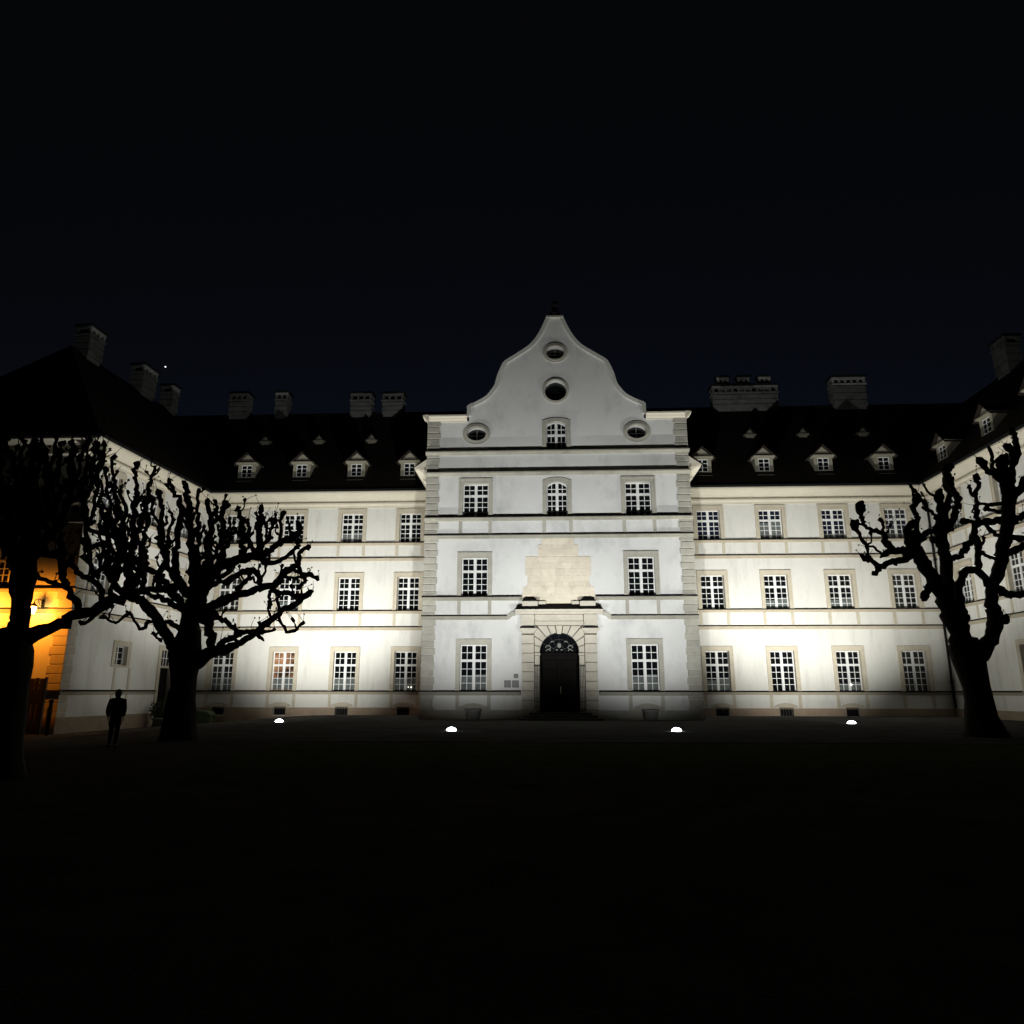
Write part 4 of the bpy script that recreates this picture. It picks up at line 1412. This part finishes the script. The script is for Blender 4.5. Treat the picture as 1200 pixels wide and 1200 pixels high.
t.group([   # right upper arms
    [(230, 712, 20), (240, 690, 16), (252, 672, 15), (267, 660, 14), (290, 653, 12), (306, 650, 11), (320, 642, 8), (330, 635, 7), (342, 630, 9), (351, 625, 8), (350, 615, 7)],
    [(308, 655, 8), (313, 662, 6.5), (325, 659, 6.5), (336, 652, 5.5), (346, 642, 4.5), (350, 634, 4.5)],
    [(328, 636, 5), (330, 622, 4.5), (329, 610, 4.5), (331, 603, 6)],
    [(305, 648, 13), (304, 630, 9), (304, 616, 9), (305.5, 604, 7), (305, 598, 6.5)],
    [(305, 618, 6), (309, 610, 6)],
    [(309, 637, 6), (316, 627, 4.5), (319, 616, 4.5), (320, 611, 6)],
    [(312, 634, 4), (311, 622, 3.4), (312.5, 614, 3.6)],
    [(283, 653, 10), (285, 640, 8), (285, 628, 9), (284, 614, 8), (280, 602, 6), (279, 598, 6)],
    [(286, 632, 6), (292, 622, 6), (291, 612, 5)],
    [(262, 660, 10), (260, 640, 8), (260, 622, 8), (261, 604, 7), (265, 592, 8)],
    [(298, 650, 7), (296, 640, 6), (294, 634, 6)]], drift=.4)
# centre and the brush of upright shoots
t.group([
    [(223, 742, 26), (226, 715, 25), (230, 695, 20), (228, 672, 14), (226, 650, 11), (224, 628, 9), (222, 604, 9), (219, 584, 8), (217, 568, 6)],
    [(232, 690, 13), (243, 662, 10), (246, 636, 9), (247, 612, 7), (243, 588, 6)],
    [(226, 700, 14), (212, 686, 12), (206, 662, 11), (207, 636, 8), (211, 612, 8), (212, 592, 8), (203, 576, 6), (199, 564, 5)],
    [(216, 690, 10), (204, 676, 9), (196, 660, 8), (191, 640, 8), (189, 618, 8), (191, 600, 5), (188, 585, 7), (186, 578, 7)],
    [(190, 618, 5), (182, 608, 4), (178, 598, 4), (180, 586, 5)],
    [(205, 690, 10), (190, 690, 9), (176, 692, 8), (162, 694, 9), (152, 690, 8)],
    [(214, 706, 11), (200, 692, 10), (188, 676, 9), (172, 668, 8), (160, 656, 7), (150, 640, 6), (142, 622, 6)],
    [(216, 716, 9), (200, 706, 8), (186, 700, 7), (172, 696, 6)],
    [(236, 690, 9), (250, 684, 8), (262, 676, 7), (272, 662, 6)]], drift=.3)
t.begin()
for (x0, y0, tx, ty, w0, w1) in [(150, 692, 160.6, 545, 13, 6), (155, 640, 182, 548, 9, 5), (138, 690, 137, 554, 9, 5), (131, 680, 118, 566, 8, 5), (145, 660, 134, 536, 8, 5),
                                  (165, 690, 170, 585, 9, 5), (185, 688, 200, 600, 8, 5), (230, 690, 233, 576, 10, 6),
                                  (238, 680, 252, 588, 10, 6), (248, 670, 270, 610, 8, 5), (255, 660, 276, 622, 7, 5),
                                  (140, 640, 112, 578, 6, 4)]:
    t.shoot(x0, y0, tx, ty, w0, w1, 2)
t.end('crown')

# ---- big tree at the left edge
t = Tree('pollarded_tree', 'large pollarded tree with a thick trunk in front of the orange lit wall', (-4, 912), None, 21, .03)
t.begin()
t.add([(-8, 930, 84), (-6, 905, 64), (-2, 865, 54), (1, 820, 55), (4, 785, 60), (8, 760, 54), (14, 742, 40)], drift=0, knob=False, twigs=0, rough=.05)
t.end('trunk')
t.group([
    [(10, 768, 34), (33, 748, 23), (55, 739, 17), (75, 731, 15), (95, 720, 14), (117, 709, 16), (138, 702, 15), (152, 693, 11), (160, 678, 9), (166, 660, 8), (164, 640, 7)],
    [(97, 719, 9), (88, 702, 8.5), (77, 687, 8.5), (72, 668, 9.5), (72, 645, 10), (66, 620, 9), (60, 590, 8), (55, 558, 7), (53, 528, 7)],
    [(72, 654, 9), (84, 664, 8), (95, 673, 8), (107, 679, 8), (117, 692, 8), (119, 703, 8)],
    [(108, 679, 6), (106, 660, 5.5), (104, 640, 7), (101, 615, 7), (99, 590, 6), (98, 562, 6), (102, 538, 5)],
    [(108, 676, 6), (116, 668, 7), (130, 660, 7.5), (141, 653, 8), (146, 638, 8), (143, 618, 7), (147, 600, 6), (141, 578, 5)],
    [(106, 642, 6), (118, 636, 7), (128, 642, 7), (138, 652, 6)],
    [(74, 687, 6), (60, 683, 6), (46, 675, 6)],
    [(102, 618, 6), (112, 622, 6), (126, 626, 7), (140, 634, 6)],
    [(128, 704, 8), (131, 690, 6), (134, 676, 5), (136, 664, 5)],
    [(118, 712, 6), (108, 726, 5), (100, 730, 5)]], drift=1.0)
t.group([
    [(10, 765, 34), (20, 738, 25), (22, 712, 24), (24, 688, 28), (30, 664, 30), (36, 640, 26), (38, 612, 20), (36, 585, 14), (38, 556, 10), (40, 520, 8)],
    [(34, 650, 20), (52, 636, 14), (66, 622, 12), (78, 600, 10), (84, 574, 8), (82, 545, 7), (86, 520, 7)],
    [(26, 670, 20), (12, 650, 16), (2, 625, 13), (-4, 596, 11), (-2, 560, 9), (2, 522, 7)],
    [(44, 640, 12), (58, 650, 10), (70, 648, 9)],
    [(50, 612, 9), (62, 604, 8), (70, 585, 7), (68, 556, 6), (72, 530, 6)]], drift=-.8)
t.group([
    [(2, 768, 30), (-8, 748, 22), (-28, 722, 18), (-52, 690, 16), (-70, 650, 13), (-76, 600, 10), (-70, 550, 8)],
    [(-30, 720, 12), (-22, 695, 10), (-24, 660, 10), (-18, 620, 8), (-22, 570, 7), (-16, 530, 7)],
    [(-52, 690, 10), (-48, 655, 9), (-44, 610, 8), (-46, 560, 7)]], drift=.8)
t.begin()
for (x0, y0, tx, ty, w0, w1) in [(36, 640, 22, 508, 12, 6), (30, 640, 10, 505, 11, 6), (38, 620, 52, 508, 10, 6), (56, 634, 66, 514, 10, 6),                                   (20, 655, -8, 510, 10, 6), (78, 600, 104, 516, 8, 5), (100, 610, 112, 530, 7, 5), (102, 618, 122, 522, 7, 5),                                   (10, 640, 16, 540, 9, 5), (0, 620, -14, 520, 8, 5), (128, 640, 124, 552, 7, 5), (85, 575, 108, 548, 6, 4)]:
    t.shoot(x0, y0, tx, ty, w0, w1, 2)
t.end('crown')

# ------------------------------------------------------------------ the person walking past the left wing
pb = on_ground(131, 877)
person = tag(empty('person', pb, math.radians(38)), 'person in a dark hip-length coat walking across the forecourt near the left wing', 'person')
def skinned(name, verts, edges, M, root_i=0, sub=2):
    me = bpy.data.meshes.new(name)
    me.from_pydata([v[:3] for v in verts], edges, [])
    o = bpy.data.objects.new(name, me)
    col.objects.link(o)
    sk = o.modifiers.new('skin', 'SKIN')
    sk.use_smooth_shade = True
    for i, v in enumerate(verts):
        r_ = v[3] if isinstance(v[3], tuple) else (v[3], v[3])
        me.skin_vertices[0].data[i].radius = r_
        me.skin_vertices[0].data[i].use_root = (i == root_i)
    ss = o.modifiers.new('sub', 'SUBSURF')
    ss.levels = ss.render_levels = sub
    dg = bpy.context.evaluated_depsgraph_get()
    nm = bpy.data.meshes.new_from_object(o.evaluated_get(dg))
    bpy.data.objects.remove(o)
    nm.materials.clear()
    return link(name, nm, M, person)
# local axes: the person walks towards -y (towards us is -y), seen from the side-back
H = 1.68
V = [(0, 0, .92, (.15, .11)), (0, .01, 1.10, (.14, .10)), (0, .0, 1.28, (.17, .115)), (0, -.01, 1.42, (.12, .09)), (0, -.02, 1.50, (.055, .055)),   # 0-4
     (.18, .0, 1.40, .062), (.215, .04, 1.14, .050), (.20, -.08, .92, .040),                    # 5-7 right arm
     (-.18, 0, 1.40, .062), (-.22, .05, 1.14, .050), (-.22, -.06, .93, .040),                  # 8-10 left arm
     (.075, -.02, .84, .10), (.07, -.10, .50, .075), (.07, -.06, .10, .05),                   # 11-13
     (-.075, .02, .84, .10), (-.07, .02, .50, .075), (-.07, .16, .12, .05),                   # 14-16
     (0, -.03, 1.565, (.072, .085)), (0, -.025, 1.635, (.072, .088)), (0, -.02, 1.69, (.045, .055))]
Ed = [(0, 1), (1, 2), (2, 3), (3, 4), (3, 5), (5, 6), (6, 7), (3, 8), (8, 9), (9, 10), (0, 11), (11, 12), (12, 13), (0, 14), (14, 15), (15, 16), (4, 17), (17, 18), (18, 19)]
skinned('body', V, Ed, TROUS)
skinned('coat', [(0, 0, .86, (.185, .15)), (0, .01, 1.08, (.165, .125)), (0, .0, 1.28, (.19, .135)), (0, -.01, 1.43, (.125, .10)), (0, -.02, 1.50, (.075, .07)),
                 (.18, .0, 1.40, .085), (.22, .03, 1.14, .075), (.20, -.08, .95, .06), (-.18, 0, 1.40, .085), (-.225, .05, 1.14, .075), (-.22, -.06, .96, .06), (0, 0, .66, (.235, .20))],
        [(0, 1), (1, 2), (2, 3), (3, 4), (3, 5), (5, 6), (6, 7), (3, 8), (8, 9), (9, 10), (0, 11)], CLOTH)
for hx, hy, hz, e in ((.20, -.09, .91, 1), (-.22, -.07, .92, -1)):
    hv = [(hx, hy, hz + .02, .030), (hx, hy - .012, hz - .06, (.020, .036))]
    he = [(0, 1)]
    for k in range(4):
        o_ = (k - 1.5) * .019
        L = (.065, .078, .073, .055)[k]
        i0 = len(hv)
        hv += [(hx, hy - .012 + o_, hz - .075, .010), (hx - e * .008, hy - .014 + o_, hz - .075 - L * .6, .009), (hx - e * .024, hy - .016 + o_, hz - .075 - L, .008)]
        he += [(1, i0), (i0, i0 + 1), (i0 + 1, i0 + 2)]
    i0 = len(hv)
    hv += [(hx - e * .01, hy - .045, hz - .03, .011), (hx - e * .018, hy - .062, hz - .07, .009)]
    he += [(0, i0), (i0, i0 + 1)]
    skinned('hand', hv, he, SKIN, 0, 1)
for sx, sy, hz, ang in ((.07, -.06, .0, 0), (-.07, .17, .02, -.25)):
    s_ = prismmesh([(-.17, .0), (.10, .0), (.11, .06), (.05, .11), (-.03, .10), (-.12, .06), (-.18, .03)], 'x', -.045, .045, bevel=.018)
    o = link('shoe', s_, SHOE, person)
    o.location = (sx, sy, hz)
    o.rotation_euler = (ang, 0, 0)
bm = bmesh.new()
bmesh.ops.create_uvsphere(bm, u_segments=16, v_segments=12, radius=1)
for v in bm.verts:
    c = v.co
    n_ = 1 + .06 * noise.noise(c * 3)
    v.co = Vector((c.x * .098 * n_, (c.y * .112 + .028) * n_ - .02, c.z * .125 * n_ + 1.63 - (.03 if c.y > 0 else 0)))
link('hair', done(bm, smoothed=True), HAIR, person)
